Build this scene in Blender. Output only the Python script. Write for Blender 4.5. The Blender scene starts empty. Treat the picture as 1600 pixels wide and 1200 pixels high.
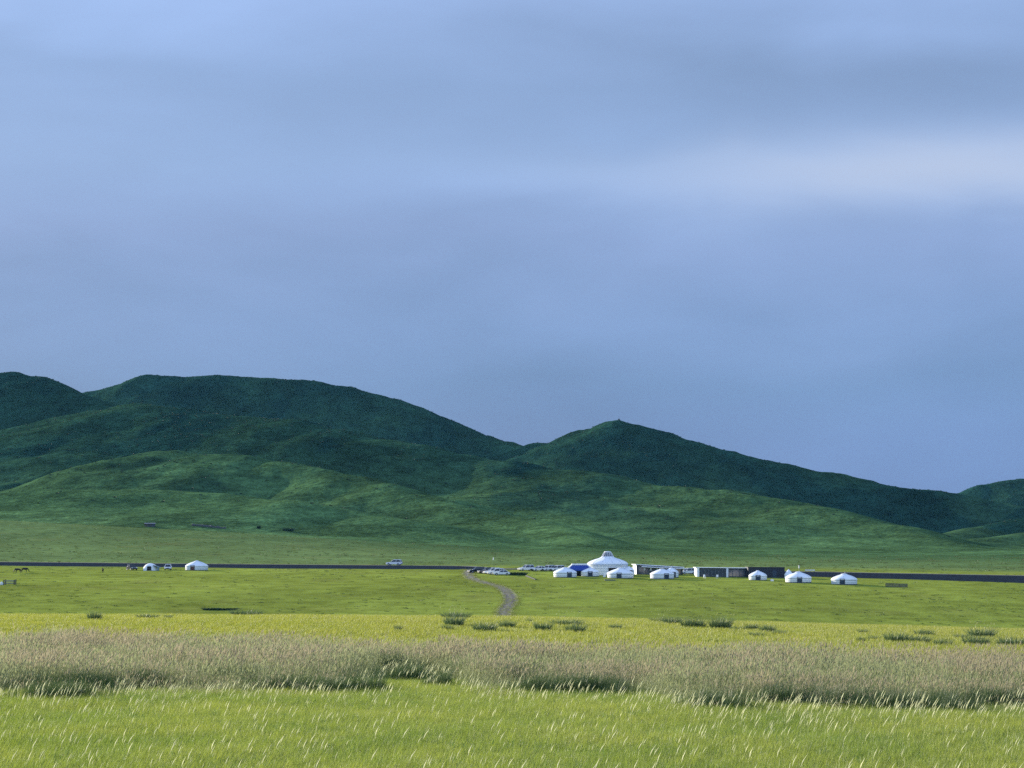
import bpy, math, random
import numpy as np
from mathutils import Vector, Matrix

random.seed(7)
rng = np.random.default_rng(11)
R = math.radians
scene = bpy.context.scene
COL = scene.collection

# ------------------------------------------------------------------ camera
F = 2986.0                       # focal length in photo pixels (1600 wide)
CAM_H = 3.4
PITCH = math.atan(265.0 / F)
CP, SP = math.cos(PITCH), math.sin(PITCH)
EXPO = 1.0
SUN_AZ, SUN_EL = R(-46), R(12.5)   # azimuth from +Y (minus = left), elevation
SUN_DIR = Vector((math.sin(SUN_AZ) * math.cos(SUN_EL), math.cos(SUN_AZ) * math.cos(SUN_EL), math.sin(SUN_EL)))

cam = bpy.data.cameras.new("camera")
cam.sensor_width = 36.0
cam.lens = 36.0 * F / 1600.0
cam.clip_start = 0.5
cam.clip_end = 20000
cam_ob = bpy.data.objects.new("camera", cam)
COL.objects.link(cam_ob)
cam_ob.location = (0, 0, CAM_H)
cam_ob.rotation_euler = (R(90) + PITCH, 0, 0)
scene.camera = cam_ob


def tz(py):                      # z/Y ratio of a photo row
    yc = (600.0 - py) / F
    return (SP + yc * CP) / (CP - yc * SP)


def tx(px, py):                  # x/Y ratio of a photo column
    yc = (600.0 - py) / F
    return ((px - 800.0) / F) / (CP - yc * SP)


# ------------------------------------------------------------------ noise
def _hash(ix, iy, seed):
    h = (ix.astype(np.int64) * 374761393 + iy.astype(np.int64) * 668265263 + seed * 974634777) & 0xFFFFFFFF
    h = ((h ^ (h >> 13)) * 1274126177) & 0xFFFFFFFF
    return (h ^ (h >> 16)) & 0xFFFFFFFF


def perlin(x, y, seed=0):
    x = np.asarray(x, float); y = np.asarray(y, float)
    ix = np.floor(x); iy = np.floor(y)
    fx = x - ix; fy = y - iy

    def g(ox, oy):
        a = _hash(ix + ox, iy + oy, seed) * (2 * np.pi / 4294967296.0)
        return np.cos(a) * (fx - ox) + np.sin(a) * (fy - oy)
    u = fx * fx * fx * (fx * (fx * 6 - 15) + 10)
    v = fy * fy * fy * (fy * (fy * 6 - 15) + 10)
    a = g(0, 0) * (1 - u) + g(1, 0) * u
    b = g(0, 1) * (1 - u) + g(1, 1) * u
    return (a * (1 - v) + b * v) * 1.5


def fbm(x, y, oct=4, seed=0, gain=0.5, ridged=False):
    s = 0.0; a = 1.0; t = 0.0
    for k in range(oct):
        n = perlin(x * 2 ** k + 17.3 * k, y * 2 ** k - 9.1 * k, seed + k * 31)
        if ridged:
            n = 1 - 2 * np.abs(n)
        s = s + a * n; t += a; a *= gain
    return s / t


def sstep(a, b, x):
    t = np.clip((x - a) / (b - a), 0, 1)
    return t * t * (3 - 2 * t)


# ------------------------------------------------------------------ terrain heights
ROWS = [-1e5, 20, 60, 92, 112, 126, 200, 360, 450, 500, 540, 600, 800, 950, 1100, 1600, 2600, 2300]
COLS = [0, 400, 800, 1200, 1600]
EDGE = [962, 963, 965.5, 974.5, 986.5]
PYS = {
    112: EDGE, 126: [e + 10 for e in EDGE], 200: [e + 14 for e in EDGE], 360: [e + 4 for e in EDGE],
    450: [919, 918, 920, 924.5, 931], 500: [903, 904, 902, 905, 910], 540: [892, 893.5, 893, 897.5, 902.5],
    600: [883, 884, 884.5, 888, 894], 800: [845, 854, 868, 873, 876], 950: [810, 832, 858, 866, 868],
    1100: [816, 834, 850, 858, 860], 1600: [815, 820, 835, 848, 852],
}
ZT = np.zeros((len(COLS), len(ROWS)))
for j, Y in enumerate(ROWS):
    for i in range(len(COLS)):
        if Y in PYS:
            ZT[i, j] = CAM_H + Y * tz(PYS[Y][i])
        elif Y == 92:
            ZT[i, j] = [0.02, 0, -0.05, -0.25, -0.45][i]
        elif Y > 2000:
            ZT[i, j] = 15.0
RA = np.array(ROWS, float)


def pchip(xs, ys, x):
    h = np.diff(xs); d = np.diff(ys) / h
    m = np.zeros_like(ys)
    for k in range(1, len(xs) - 1):
        if d[k - 1] * d[k] > 0:
            w1 = 2 * h[k] + h[k - 1]; w2 = h[k] + 2 * h[k - 1]
            m[k] = (w1 + w2) / (w1 / d[k - 1] + w2 / d[k])
    k = np.clip(np.searchsorted(xs, x) - 1, 0, len(xs) - 2)
    t = np.clip((x - xs[k]) / h[k], 0, 1)
    t2 = t * t; t3 = t2 * t
    return ((2 * t3 - 3 * t2 + 1) * ys[k] + (t3 - 2 * t2 + t) * h[k] * m[k]
            + (-2 * t3 + 3 * t2) * ys[k + 1] + (t3 - t2) * h[k] * m[k + 1])


# ridge crests: (photo column, photo row, distance) -> a real 3D crest line; slope, rounding radius
RIDGES = [
    # left peak and its shoulder
    ([(-420, 690, 2300), (-200, 640, 2300), (-60, 596, 2320), (10, 585, 2320), (36, 581, 2320), (62, 587, 2310), (100, 602, 2280), (136, 616, 2240), (170, 634, 2180), (215, 655, 2080), (290, 700, 1900)], .52, 14),
    # long back ridge
    ([(60, 640, 2950), (136, 613, 2950), (195, 599, 2920), (250, 587, 2900), (300, 585.5, 2880), (400, 590, 2850), (460, 595, 2820), (540, 606, 2790), (610, 620, 2760), (655, 639, 2740), (700, 661, 2720), (750, 678, 2700), (790, 687, 2680), (818, 700, 2660), (900, 760, 2640)], .56, 22),
    # right peak
    ([(770, 722, 2560), (818, 699, 2540), (836, 690, 2520), (862, 691, 2500), (880, 684, 2480), (905, 672, 2450), (940, 661, 2420), (967, 657, 2400), (1000, 664, 2380), (1050, 677, 2350), (1100, 690, 2330), (1150, 703, 2310), (1230, 724, 2280), (1310, 738, 2260), (1400, 757, 2230), (1470, 769, 2210), (1510, 775, 2200), (1600, 792, 2150), (1800, 830, 2050)], .46, 12),
    # knoll far right
    ([(1430, 830, 2900), (1508, 780, 2900), (1545, 757, 2900), (1580, 749, 2900), (1620, 747, 2900), (1720, 760, 2900), (1900, 800, 2900)], .5, 20),
    # front spur running down to the right
    ([(-300, 700, 2150), (60, 672, 2080), (160, 640, 2040), (220, 632, 2000), (290, 641, 1940), (350, 649, 1900), (440, 657, 1850), (520, 670, 1800), (600, 685, 1750), (700, 706, 1700), (800, 719, 1650), (950, 741, 1580), (1100, 763, 1500), (1250, 788, 1400), (1380, 818, 1310), (1480, 848, 1220)], .29, 24),
    # middle spur
    ([(60, 772, 1560), (140, 735, 1560), (250, 703, 1560), (320, 704, 1530), (360, 707, 1510), (430, 721, 1480), (520, 742, 1420), (600, 758, 1380), (700, 780, 1320), (800, 803, 1230), (870, 824, 1150), (930, 845, 1060)], .31, 14),
    # low bench left
    ([(-200, 790, 1250), (0, 770, 1250), (60, 760, 1250), (200, 763, 1230), (320, 768, 1210), (430, 782, 1180), (560, 806, 1130), (640, 830, 1080)], .2, 22),
    # spur between, upper left
    ([(420, 662, 1960), (300, 690, 1820), (150, 722, 1720), (30, 752, 1620), (-80, 775, 1500)], .34, 12),
    # low swell right
    ([(820, 768, 1500), (980, 792, 1420), (1130, 812, 1340), (1280, 838, 1250), (1400, 856, 1150)], .17, 40),
    # small folds far right
    ([(1700, 800, 1750), (1600, 806, 1740), (1520, 822, 1700), (1440, 838, 1600)], .26, 14),
    ([(1700, 822, 1500), (1600, 830, 1500), (1540, 840, 1460), (1470, 858, 1400)], .22, 14),
]
RID3 = []
for pts, s, r in RIDGES:
    P3 = np.array([(tx(a, b) * Y, Y, CAM_H + tz(b) * Y) for a, b, Y in pts])
    RID3.append((P3, s, r))


def ridge_height(x, y, P, s, r):
    best = np.full(x.shape, -1e9)
    for k in range(len(P) - 1):
        a, b = P[k], P[k + 1]
        dx, dy = b[0] - a[0], b[1] - a[1]
        L2 = dx * dx + dy * dy
        t = np.clip(((x - a[0]) * dx + (y - a[1]) * dy) / L2, 0, 1)
        d2 = (x - a[0] - t * dx) ** 2 + (y - a[1] - t * dy) ** 2
        z = a[2] + t * (b[2] - a[2]) - s * (np.sqrt(d2 + r * r) - r)
        best = np.maximum(best, z)
    return best


DOM = [None]        # share of the ridges painted as dark, shaded slopes at the last evaluated points


def terrain(x, y):
    """returns height and hill mask (0 plain .. 1 hill)"""
    x = np.atleast_1d(np.asarray(x, float)); y = np.atleast_1d(np.asarray(y, float))
    yy = np.maximum(y, 20.0)
    col = np.clip((800 + F * x / yy * 1.003) / 400.0, 0, 3.9999)
    ci = col.astype(int); f = col - ci
    zc = np.stack([pchip(RA, ZT[i], y) for i in range(5)])
    ar = np.arange(x.size)
    base = zc[ci, ar] * (1 - f) + zc[ci + 1, ar] * f
    far = sstep(300, 500, y) * (1 - sstep(1400, 1800, y))
    near = 1 - sstep(118, 135, y)
    base = base + far * (0.16 * fbm(x / 38, y / 55, 3, 3)) + near * 0.05 * fbm(x / 5.0, y / 5.0, 2, 9)
    hz = np.full(x.shape, 0.0); mask = np.zeros(x.shape)
    m = y > 850
    if m.any():
        xm, ym = x[m], y[m]
        wx = xm + 22 * fbm(xm / 150, ym / 150, 2, 41); wy = ym + 30 * fbm(xm / 150, ym / 150, 2, 57)
        k = 3.0
        zs = [base[m]]
        for P, s, r in RID3:
            zs.append(ridge_height(wx, wy, P, s, r))
        zs = np.stack(zs)
        mx = zs.max(0)
        z = mx + k * np.log(np.exp((zs - mx) / k).sum(0)) - k * np.log(1.0 + 0.35)
        hm = sstep(2, 45, z - base[m])
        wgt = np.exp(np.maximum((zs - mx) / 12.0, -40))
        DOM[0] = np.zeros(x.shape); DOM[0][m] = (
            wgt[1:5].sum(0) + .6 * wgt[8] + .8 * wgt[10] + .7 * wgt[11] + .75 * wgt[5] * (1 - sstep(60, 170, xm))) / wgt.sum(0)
        gul = fbm(wx / 210, wy / 260, 4, 77, 0.5, True)
        z = z + hm * ((4.5 + 1.5 * sstep(2100, 2500, ym)) * (gul - 0.35) + 1.5 * fbm(xm / 30, ym / 40, 3, 91) + 0.5 * fbm(xm / 9, ym / 9, 2, 101))
        hz[m] = z - base[m]; mask[m] = hm
    out = base + np.where(m, np.maximum(hz, -3), 0)
    return out, mask


def gz(x, y):
    return float(terrain(x, y)[0][0])


def at(px, py, y0=24.0, y1=3400.0):
    """first point of the ground along the sight line of a photo pixel"""
    Y = np.concatenate([np.arange(y0, min(y1, 130), 0.25), np.arange(max(y0, 130), y1, 1.0)]) if y0 < 130 else np.arange(y0, y1, 0.5)
    X = tx(px, py) * Y
    d = CAM_H + tz(py) * Y - terrain(X, Y)[0]
    i = np.argmax(d < 0)
    miss = d[i] >= 0
    if miss:
        i = int(np.argmin(d))
    if i > 0 and not miss:
        t = d[i - 1] / (d[i - 1] - d[i]) if d[i - 1] != d[i] else 0
        yv = Y[i - 1] + t * (Y[i] - Y[i - 1])
    else:
        yv = Y[i]
    x = tx(px, py) * yv
    return Vector((float(x), float(yv), gz(x, yv)))


# ------------------------------------------------------------------ materials
def mat(name, build):
    m = bpy.data.materials.new(name)
    m.use_nodes = True
    nt = m.node_tree
    nt.nodes.clear()
    out = nt.nodes.new("ShaderNodeOutputMaterial")
    build(nt, out)
    return m


def N(nt, t, **kw):
    n = nt.nodes.new(t)
    for k, v in kw.items():
        if k.startswith("i_"):
            key = k[2:]
            n.inputs[int(key) if key.isdigit() else key.replace("_", " ")].default_value = v
        else:
            setattr(n, k, v)
    return n


def simple(name, c, rough=.7, metal=0.0, var=.12, scale=3.0, spec=.4, bump=0.0):
    def b(nt, out):
        p = N(nt, "ShaderNodeBsdfPrincipled")
        p.inputs["Roughness"].default_value = rough
        p.inputs["Metallic"].default_value = metal
        p.inputs["Specular IOR Level"].default_value = spec
        tc = N(nt, "ShaderNodeTexCoord")
        no = N(nt, "ShaderNodeTexNoise"); no.inputs["Scale"].default_value = scale; no.inputs["Detail"].default_value = 4
        nt.links.new(tc.outputs["Object"], no.inputs["Vector"])
        mx = N(nt, "ShaderNodeMix", data_type="RGBA")
        mx.inputs[6].default_value = (c[0] * (1 - var), c[1] * (1 - var), c[2] * (1 - var), 1)
        mx.inputs[7].default_value = (min(1, c[0] * (1 + var)), min(1, c[1] * (1 + var)), min(1, c[2] * (1 + var)), 1)
        nt.links.new(no.outputs[0], mx.inputs[0])
        nt.links.new(mx.outputs[2], p.inputs["Base Color"])
        if bump:
            bp = N(nt, "ShaderNodeBump"); bp.inputs["Strength"].default_value = bump
            nt.links.new(no.outputs[0], bp.inputs["Height"]); nt.links.new(bp.outputs[0], p.inputs["Normal"])
        nt.links.new(p.outputs[0], out.inputs[0])
    return mat(name, b)


def leafy(name, c0, c1, trans=.45, tcol=None, grad=None, h=1.0):
    """blade material: diffuse + translucent, random between c0 and c1 per plant; grad = tip colour"""
    def b(nt, out):
        L = nt.links.new
        oi = N(nt, "ShaderNodeObjectInfo")
        at_ = N(nt, "ShaderNodeAttribute", attribute_name="tint", attribute_type="INSTANCER")
        ad = N(nt, "ShaderNodeMath", operation="MULTIPLY_ADD"); ad.inputs[1].default_value = .5
        L(oi.outputs["Random"], ad.inputs[0]); L(at_.outputs["Fac"], ad.inputs[2])
        mx = N(nt, "ShaderNodeMix", data_type="RGBA")
        mx.inputs[6].default_value = (*c0, 1); mx.inputs[7].default_value = (*c1, 1)
        L(ad.outputs[0], mx.inputs[0])
        colr = mx.outputs[2]
        if grad:
            ga = N(nt, "ShaderNodeAttribute", attribute_name="tip")
            m2 = N(nt, "ShaderNodeMix", data_type="RGBA"); m2.inputs[7].default_value = (*grad, 1)
            L(ga.outputs["Fac"], m2.inputs[0]); L(colr, m2.inputs[6]); colr = m2.outputs[2]
        d = N(nt, "ShaderNodeBsdfDiffuse"); t = N(nt, "ShaderNodeBsdfTranslucent")
        L(colr, d.inputs[0]); L(colr, t.inputs[0])
        ms = N(nt, "ShaderNodeMixShader"); ms.inputs[0].default_value = trans
        L(d.outputs[0], ms.inputs[1]); L(t.outputs[0], ms.inputs[2])
        gl = N(nt, "ShaderNodeBsdfGlossy"); gl.inputs["Roughness"].default_value = .45
        m3 = N(nt, "ShaderNodeMixShader"); m3.inputs[0].default_value = .04
        L(ms.outputs[0], m3.inputs[1]); L(gl.outputs[0], m3.inputs[2])
        L(m3.outputs[0], out.inputs[0])
    return mat(name, b)


def terrain_mat(name, hills):
    def b(nt, out):
        L = nt.links.new
        geo = N(nt, "ShaderNodeNewGeometry")
        al = N(nt, "ShaderNodeAttribute", attribute_name="albedo")
        hm = N(nt, "ShaderNodeAttribute", attribute_name="hill")
        p = N(nt, "ShaderNodeBsdfPrincipled"); p.inputs["Roughness"].default_value = .95
        p.inputs["Specular IOR Level"].default_value = .0

        def noise(scale, det, sx=1, sy=1):
            mp = N(nt, "ShaderNodeMapping"); mp.inputs["Scale"].default_value = (sx, sy, 1)
            L(geo.outputs["Position"], mp.inputs[0])
            n = N(nt, "ShaderNodeTexNoise"); n.inputs["Scale"].default_value = scale; n.inputs["Detail"].default_value = det
            L(mp.outputs[0], n.inputs["Vector"])
            return n.outputs[0]

        def ramp(src, lo, hi, a, bb):
            m = N(nt, "ShaderNodeMapRange"); m.inputs[1].default_value = lo; m.inputs[2].default_value = hi
            m.inputs[3].default_value = a; m.inputs[4].default_value = bb
            L(src, m.inputs[0]); return m.outputs[0]

        def mul(a, bb):
            m = N(nt, "ShaderNodeMix", data_type="RGBA", blend_type="MULTIPLY"); m.inputs[0].default_value = 1
            L(a, m.inputs[6]); L(bb, m.inputs[7]); return m.outputs[2]
        c = al.outputs["Color"]
        if hills:
            c = mul(c, ramp(noise(.012, 5), .3, .7, .7, 1.3))
            c = mul(c, ramp(noise(.045, 5), .35, .65, .74, 1.28))
            c = mul(c, ramp(noise(.16, 4), .35, .65, .75, 1.25))
            c = mul(c, ramp(noise(.6, 3), .35, .65, .7, 1.3))
            bn = noise(.22, 5); strength, dist = .5, 1.6
        else:
            c = mul(c, ramp(noise(.03, 4, .7, .6), .3, .7, .8, 1.2))
            c = mul(c, ramp(noise(.3, 4, .6, .6), .35, .65, .8, 1.18))
            c = mul(c, ramp(noise(3.0, 3), .3, .7, .78, 1.22))
            bn = noise(1.3, 4); strength, dist = .35, .25
        # dry straw tinge in patches
        mx = N(nt, "ShaderNodeMix", data_type="RGBA"); mx.inputs[7].default_value = (.2, .165, .06, 1)
        L(ramp(noise(.05, 5), .55, .75, 0, .0 if hills else .3), mx.inputs[0]); L(c, mx.inputs[6])
        L(mx.outputs[2], p.inputs["Base Color"])
        bp = N(nt, "ShaderNodeBump"); bp.inputs["Strength"].default_value = strength; bp.inputs["Distance"].default_value = dist
        L(bn, bp.inputs["Height"]); L(bp.outputs[0], p.inputs["Normal"])
        L(p.outputs[0], out.inputs[0])
    return mat(name, b)


M = {
    "felt": simple("white_felt", (.84, .84, .82), .85, var=.05, scale=1.2),
    "canvas": simple("roof_canvas", (.82, .83, .83), .8, var=.06, scale=.9),
    "rope": simple("belt_rope", (.36, .42, .52), .9),
    "door_red": simple("red_brown_door", (.12, .045, .035), .5),
    "door_dark": simple("dark_blue_door", (.025, .045, .075), .45),
    "door_trim": simple("door_trim", (.12, .1, .09), .6),
    "opening": simple("dark_opening", (.015, .016, .018), .8),
    "skirt": simple("ger_skirt", (.1, .11, .12), .9),
    "rod": simple("grey_skylight", (.1, .105, .13), .35, var=.05),
    "white": simple("white_paint", (.8, .8, .79), .5, var=.04),
    "car_white": simple("white_car_paint", (.8, .8, .8), .22, var=.03, spec=.6),
    "car_dark": simple("dark_car_paint", (.018, .024, .03), .2, var=.1, spec=.6),
    "car_grey": simple("silver_car_paint", (.42, .44, .46), .25, metal=.4, var=.05, spec=.6),
    "glass": simple("tinted_glass", (.012, .016, .02), .08, spec=.7),
    "tyre": simple("tyre_rubber", (.02, .02, .02), .85),
    "rim": simple("wheel_rim", (.4, .41, .42), .35, metal=.7),
    "lamp": simple("lamp_glass", (.7, .72, .74), .15, spec=.7),
    "tail": simple("tail_lamp", (.25, .015, .012), .25),
    "plastic": simple("black_trim", (.03, .03, .03), .6),
    "blue": simple("blue_canopy", (.014, .05, .27), .6, var=.15, scale=2),
    "dark_wall": simple("dark_cladding", (.022, .027, .042), .6, var=.3, scale=6),
    "dark_roof": simple("dark_roof_sheet", (.04, .045, .05), .6, var=.2),
    "window": simple("window_glass", (.03, .045, .075), .1, spec=.7),
    "metal": simple("grey_metal", (.2, .21, .22), .5, metal=.5),
    "wood": simple("weathered_wood", (.11, .085, .06), .85, var=.3, scale=8),
    "awning": simple("grey_green_awning", (.2, .27, .27), .8, var=.15),
    "stone": simple("dark_stone", (.09, .09, .085), .9, var=.4, scale=2, bump=.5),
    "sack": simple("white_sack", (.7, .7, .66), .85),
    "horse": simple("dark_bay_coat", (.022, .014, .011), .6, var=.3),
    "mane": simple("black_mane", (.01, .009, .008), .8),
    "asphalt": simple("asphalt", (.06, .062, .066), .85, var=.2, scale=.5),
    "gravel": simple("dark_road_bank", (.034, .036, .04), .9, var=.35, scale=.6, bump=.4),
    "shoulder": simple("pale_gravel_shoulder", (.24, .23, .21), .9, var=.2, scale=1.0),
    "bushmat": leafy("shrub_leaf", (.04, .09, .03), (.085, .14, .05), .3, grad=(.15, .2, .08)),
    "weed": leafy("dark_weed_leaf", (.014, .042, .022), (.028, .062, .028), .12),
}


# ------------------------------------------------------------------ mesh helpers
class MB:
    def __init__(s):
        s.v = []; s.f = []

    def add(s, vs, fs, mtx=None):
        o = len(s.v)
        for p in vs:
            p = Vector(p)
            if mtx is not None:
                p = mtx @ p
            s.v.append(p)
        s.f += [tuple(i + o for i in q) for q in fs]
        return s

    def box(s, c, d, rz=0, mtx=None, bev=0):
        x, y, z = d[0] / 2, d[1] / 2, d[2] / 2
        vs = [(-x, -y, -z), (x, -y, -z), (x, y, -z), (-x, y, -z), (-x, -y, z), (x, -y, z), (x, y, z), (-x, y, z)]
        T = Matrix.Translation(c) @ Matrix.Rotation(rz, 4, "Z")
        if mtx is not None:
            T = mtx @ T
        return s.add(vs, [(0, 3, 2, 1), (4, 5, 6, 7), (0, 1, 5, 4), (1, 2, 6, 5), (2, 3, 7, 6), (3, 0, 4, 7)], T)

    def hexa(s, bot, top):
        return s.add(list(bot) + list(top), [(3, 2, 1, 0), (4, 5, 6, 7), (0, 1, 5, 4), (1, 2, 6, 5), (2, 3, 7, 6), (3, 0, 4, 7)])

    def lathe(s, prof, n=32, mtx=None, cap=(False, False), a0=0, a1=2 * math.pi):
        full = abs(a1 - a0 - 2 * math.pi) < 1e-6
        m = n if full else n + 1
        vs = []
        for r, z in prof:
            for k in range(m):
                a = a0 + (a1 - a0) * k / n
                vs.append((r * math.cos(a), r * math.sin(a), z))
        fs = []
        for i in range(len(prof) - 1):
            for k in range(n):
                k2 = (k + 1) % m
                fs.append((i * m + k, i * m + k2, (i + 1) * m + k2, (i + 1) * m + k))
        if cap[0]:
            fs.append(tuple(reversed(range(m))))
        if cap[1]:
            fs.append(tuple(range((len(prof) - 1) * m, len(prof) * m)))
        return s.add(vs, fs, mtx)

    def tube(s, pts, r, n=6):
        pts = [Vector(p) for p in pts]
        vs = []; fs = []
        for i, p in enumerate(pts):
            t = (pts[min(i + 1, len(pts) - 1)] - pts[max(i - 1, 0)]).normalized()
            a = t.orthogonal().normalized(); b = t.cross(a)
            rr = r[i] if isinstance(r, (list, tuple)) else r
            for k in range(n):
                q = 2 * math.pi * k / n
                vs.append(p + a * rr * math.cos(q) + b * rr * math.sin(q))
        for i in range(len(pts) - 1):
            for k in range(n):
                k2 = (k + 1) % n
                fs.append((i * n + k, i * n + k2, (i + 1) * n + k2, (i + 1) * n + k))
        fs.append(tuple(reversed(range(n)))); fs.append(tuple(range((len(pts) - 1) * n, len(pts) * n)))
        return s.add(vs, fs)

    def build(s, name, material, parent=None, smooth=False, loc=None, rz=0):
        me = bpy.data.meshes.new(name)
        me.from_pydata([tuple(p) for p in s.v], [], s.f)
        me.materials.append(material)
        if smooth:
            me.polygons.foreach_set("use_smooth", [True] * len(me.polygons))
            try:
                me.set_sharp_from_angle(angle=R(38))
            except Exception:
                pass
        me.update()
        o = bpy.data.objects.new(name, me)
        COL.objects.link(o)
        if parent is not None:
            o.parent = parent
        if loc is not None:
            o.location = loc
        o.rotation_euler.z = rz
        return o


def tag(o, label, cat, group=None, kind=None):
    o["label"] = label; o["category"] = cat
    if group:
        o["group"] = group
    if kind:
        o["kind"] = kind
    return o


def thing(name, label, cat, loc, rz=0, group=None):
    o = bpy.data.objects.new(name, None)
    o.empty_display_size = .3
    COL.objects.link(o)
    o.location = loc; o.rotation_euler.z = rz
    return tag(o, label, cat, group)


# ------------------------------------------------------------------ terrain meshes
def polar_rows():
    a = [np.geomspace(.5, 24, 14), np.arange(25, 118, .5), np.arange(119, 360, 6), np.arange(360, 640, 2.0),
         np.arange(640, 1000, 5)]
    b = [np.arange(1000, 3150, 9), np.array([3200, 3300, 3400, 3500])]
    return np.concatenate(a), np.concatenate(b)


RAs, RBs = polar_rows()
AZ = np.concatenate([np.arange(-180, -19, 3.5), np.arange(-18.5, 18.51, .05), np.arange(19, 180, 3.5)])
AZ = R(1) * AZ


def lerp3(a, b, t):
    return a[None, :] * (1 - t[:, None]) + b[None, :] * t[:, None]


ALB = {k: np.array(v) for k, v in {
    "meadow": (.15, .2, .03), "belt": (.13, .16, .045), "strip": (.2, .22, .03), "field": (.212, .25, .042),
    "upper": (.13, .185, .062), "foot": (.064, .12, .043), "hill": (.03, .07, .03), "scrub": (.011, .036, .025)}.items()}  # scrub tone also carries the shade and blue haze of the back slopes


def belt_edges(x, y):
    """front and back distance of the belt of tall grass as a function of bearing"""
    u = np.clip(800 + F * x / np.maximum(y, 20), -100, 1700)
    front = np.interp(u, [-100, 0, 300, 540, 600, 690, 740, 980, 1060, 1200, 1500, 1700], [44, 44.5, 45, 46, 53.5, 53, 45.5, 45.5, 42, 41, 40.5, 41])
    back = np.interp(u, [-100, 0, 90, 180, 600, 1000, 1400, 1700], [69, 69, 75, 69, 65, 61, 58, 56.5])
    front = front + 1.3 * fbm(x / 2.6, y / 2.6, 3, 5)
    back = back + 2.2 * fbm(x / 3.5, y / 6, 3, 6)
    return front, back


def build_sheet(name, rr, material):
    g_r, g_a = np.meshgrid(rr, AZ, indexing="ij")
    x = (g_r * np.sin(g_a)).ravel(); y = (g_r * np.cos(g_a)).ravel()
    z, hm = terrain(x, y)
    dom = DOM[0] if y.max() > 850 else np.zeros(x.size)
    n, m = len(rr), len(AZ)
    idx = np.arange(n * m).reshape(n, m)
    q = np.stack([idx[:-1], np.roll(idx, -1, 1)[:-1], np.roll(idx, -1, 1)[1:], idx[1:]], -1).reshape(-1, 4)
    me = bpy.data.meshes.new(name)
    me.vertices.add(n * m); me.loops.add(q.size); me.polygons.add(len(q))
    me.vertices.foreach_set("co", np.stack([x, y, z], 1).astype(np.float32).ravel())
    me.loops.foreach_set("vertex_index", q[:, ::-1].astype(np.int32).ravel())
    me.polygons.foreach_set("loop_start", np.arange(0, q.size, 4, dtype=np.int32))
    me.polygons.foreach_set("use_smooth", np.ones(len(q), bool))
    me.update(calc_edges=True)
    # vegetation cover
    c = np.tile(ALB["meadow"], (n * m, 1))
    fr, bk = belt_edges(x, y)
    t = sstep(-1, 1, y - fr); c = c * (1 - t[:, None]) + ALB["belt"] * t[:, None]
    t = sstep(-1, 1.5, y - bk); c = c * (1 - t[:, None]) + ALB["strip"] * t[:, None]
    t = sstep(118, 140, y); c = c * (1 - t[:, None]) + ALB["field"] * t[:, None]
    nse = 25 * fbm(x / 60, y / 90, 3, 13)
    t = sstep(560, 640, y + nse); c = c * (1 - t[:, None]) + ALB["upper"] * t[:, None]
    # the lower fan of the hills, greener, then hill grass, then scrub patches and shade painted on the back ridges
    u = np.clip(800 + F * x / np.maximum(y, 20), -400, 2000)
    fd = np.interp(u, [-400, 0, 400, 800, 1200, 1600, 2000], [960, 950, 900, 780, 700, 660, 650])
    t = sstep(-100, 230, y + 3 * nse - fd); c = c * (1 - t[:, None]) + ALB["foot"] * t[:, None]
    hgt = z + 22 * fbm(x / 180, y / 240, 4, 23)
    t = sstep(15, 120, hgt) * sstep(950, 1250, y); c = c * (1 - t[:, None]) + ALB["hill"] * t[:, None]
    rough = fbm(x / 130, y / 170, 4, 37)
    t = np.clip(.82 * dom * sstep(-.75, .25, rough + .35 * fbm(x / 45, y / 60, 3, 39) + .2) + .55 * sstep(.08, .3, rough), 0, 1) * sstep(1150, 1400, y)  # ridge share paints shade on the back slopes; roughness places scrub
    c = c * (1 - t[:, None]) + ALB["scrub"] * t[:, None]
    ca = me.color_attributes.new("albedo", "FLOAT_COLOR", "POINT")
    ca.data.foreach_set("color", np.concatenate([c, np.ones((n * m, 1))], 1).astype(np.float32).ravel())
    me.materials.append(material)
    o = bpy.data.objects.new(name, me)
    COL.objects.link(o)
    o["kind"] = "structure"
    return o


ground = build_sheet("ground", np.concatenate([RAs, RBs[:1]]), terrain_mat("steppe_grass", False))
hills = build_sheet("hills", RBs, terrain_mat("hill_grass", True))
ground["label"] = "flat green steppe from the near meadow to the foot of the hills"
hills["label"] = "dark green rolling hills with a peak left and right"

# ------------------------------------------------------------------ road
RK = [(-900, 690), (-420, 660), (-161, 603), (-60, 577), (0, 562), (40, 548), (76, 533), (134, 503), (200, 462), (330, 380), (520, 270)]


def smooth_line(pts, n):
    P = np.array(pts, float)
    s = np.concatenate([[0], np.cumsum(np.hypot(*np.diff(P, axis=0).T))])
    q = np.linspace(0, s[-1], n)
    return np.stack([pchip(s, P[:, i].copy(), q) if False else np.interp(q, s, P[:, i]) for i in range(2)], 1)


def chaikin(pts, k=3):
    P = [np.array(p, float) for p in pts]
    for _ in range(k):
        Q = [P[0]]
        for a, b in zip(P[:-1], P[1:]):
            Q += [a * .75 + b * .25, a * .25 + b * .75]
        P = Q + [P[-1]]
    return np.array(P)


road_line = smooth_line(chaikin(RK), 420)


def road_h(x, y):
    u = 800 + F * x / y
    return np.interp(u, [0, 500, 735, 770, 830, 870, 1000, 1300, 1600], [.95, .95, .85, .3, .3, .8, .9, 1.25, 1.6])


tan = np.gradient(road_line, axis=0); tan /= np.linalg.norm(tan, axis=1)[:, None]
nrm = np.stack([tan[:, 1], -tan[:, 0]], 1)      # towards the viewer (right of travel +x)
hh = road_h(road_line[:, 0], road_line[:, 1])
zc = terrain(road_line[:, 0], road_line[:, 1])[0]
ker = np.ones(21) / 21
zs = np.convolve(np.pad(zc, 10, mode="edge"), ker, "valid")
road_top = zs + hh


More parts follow.
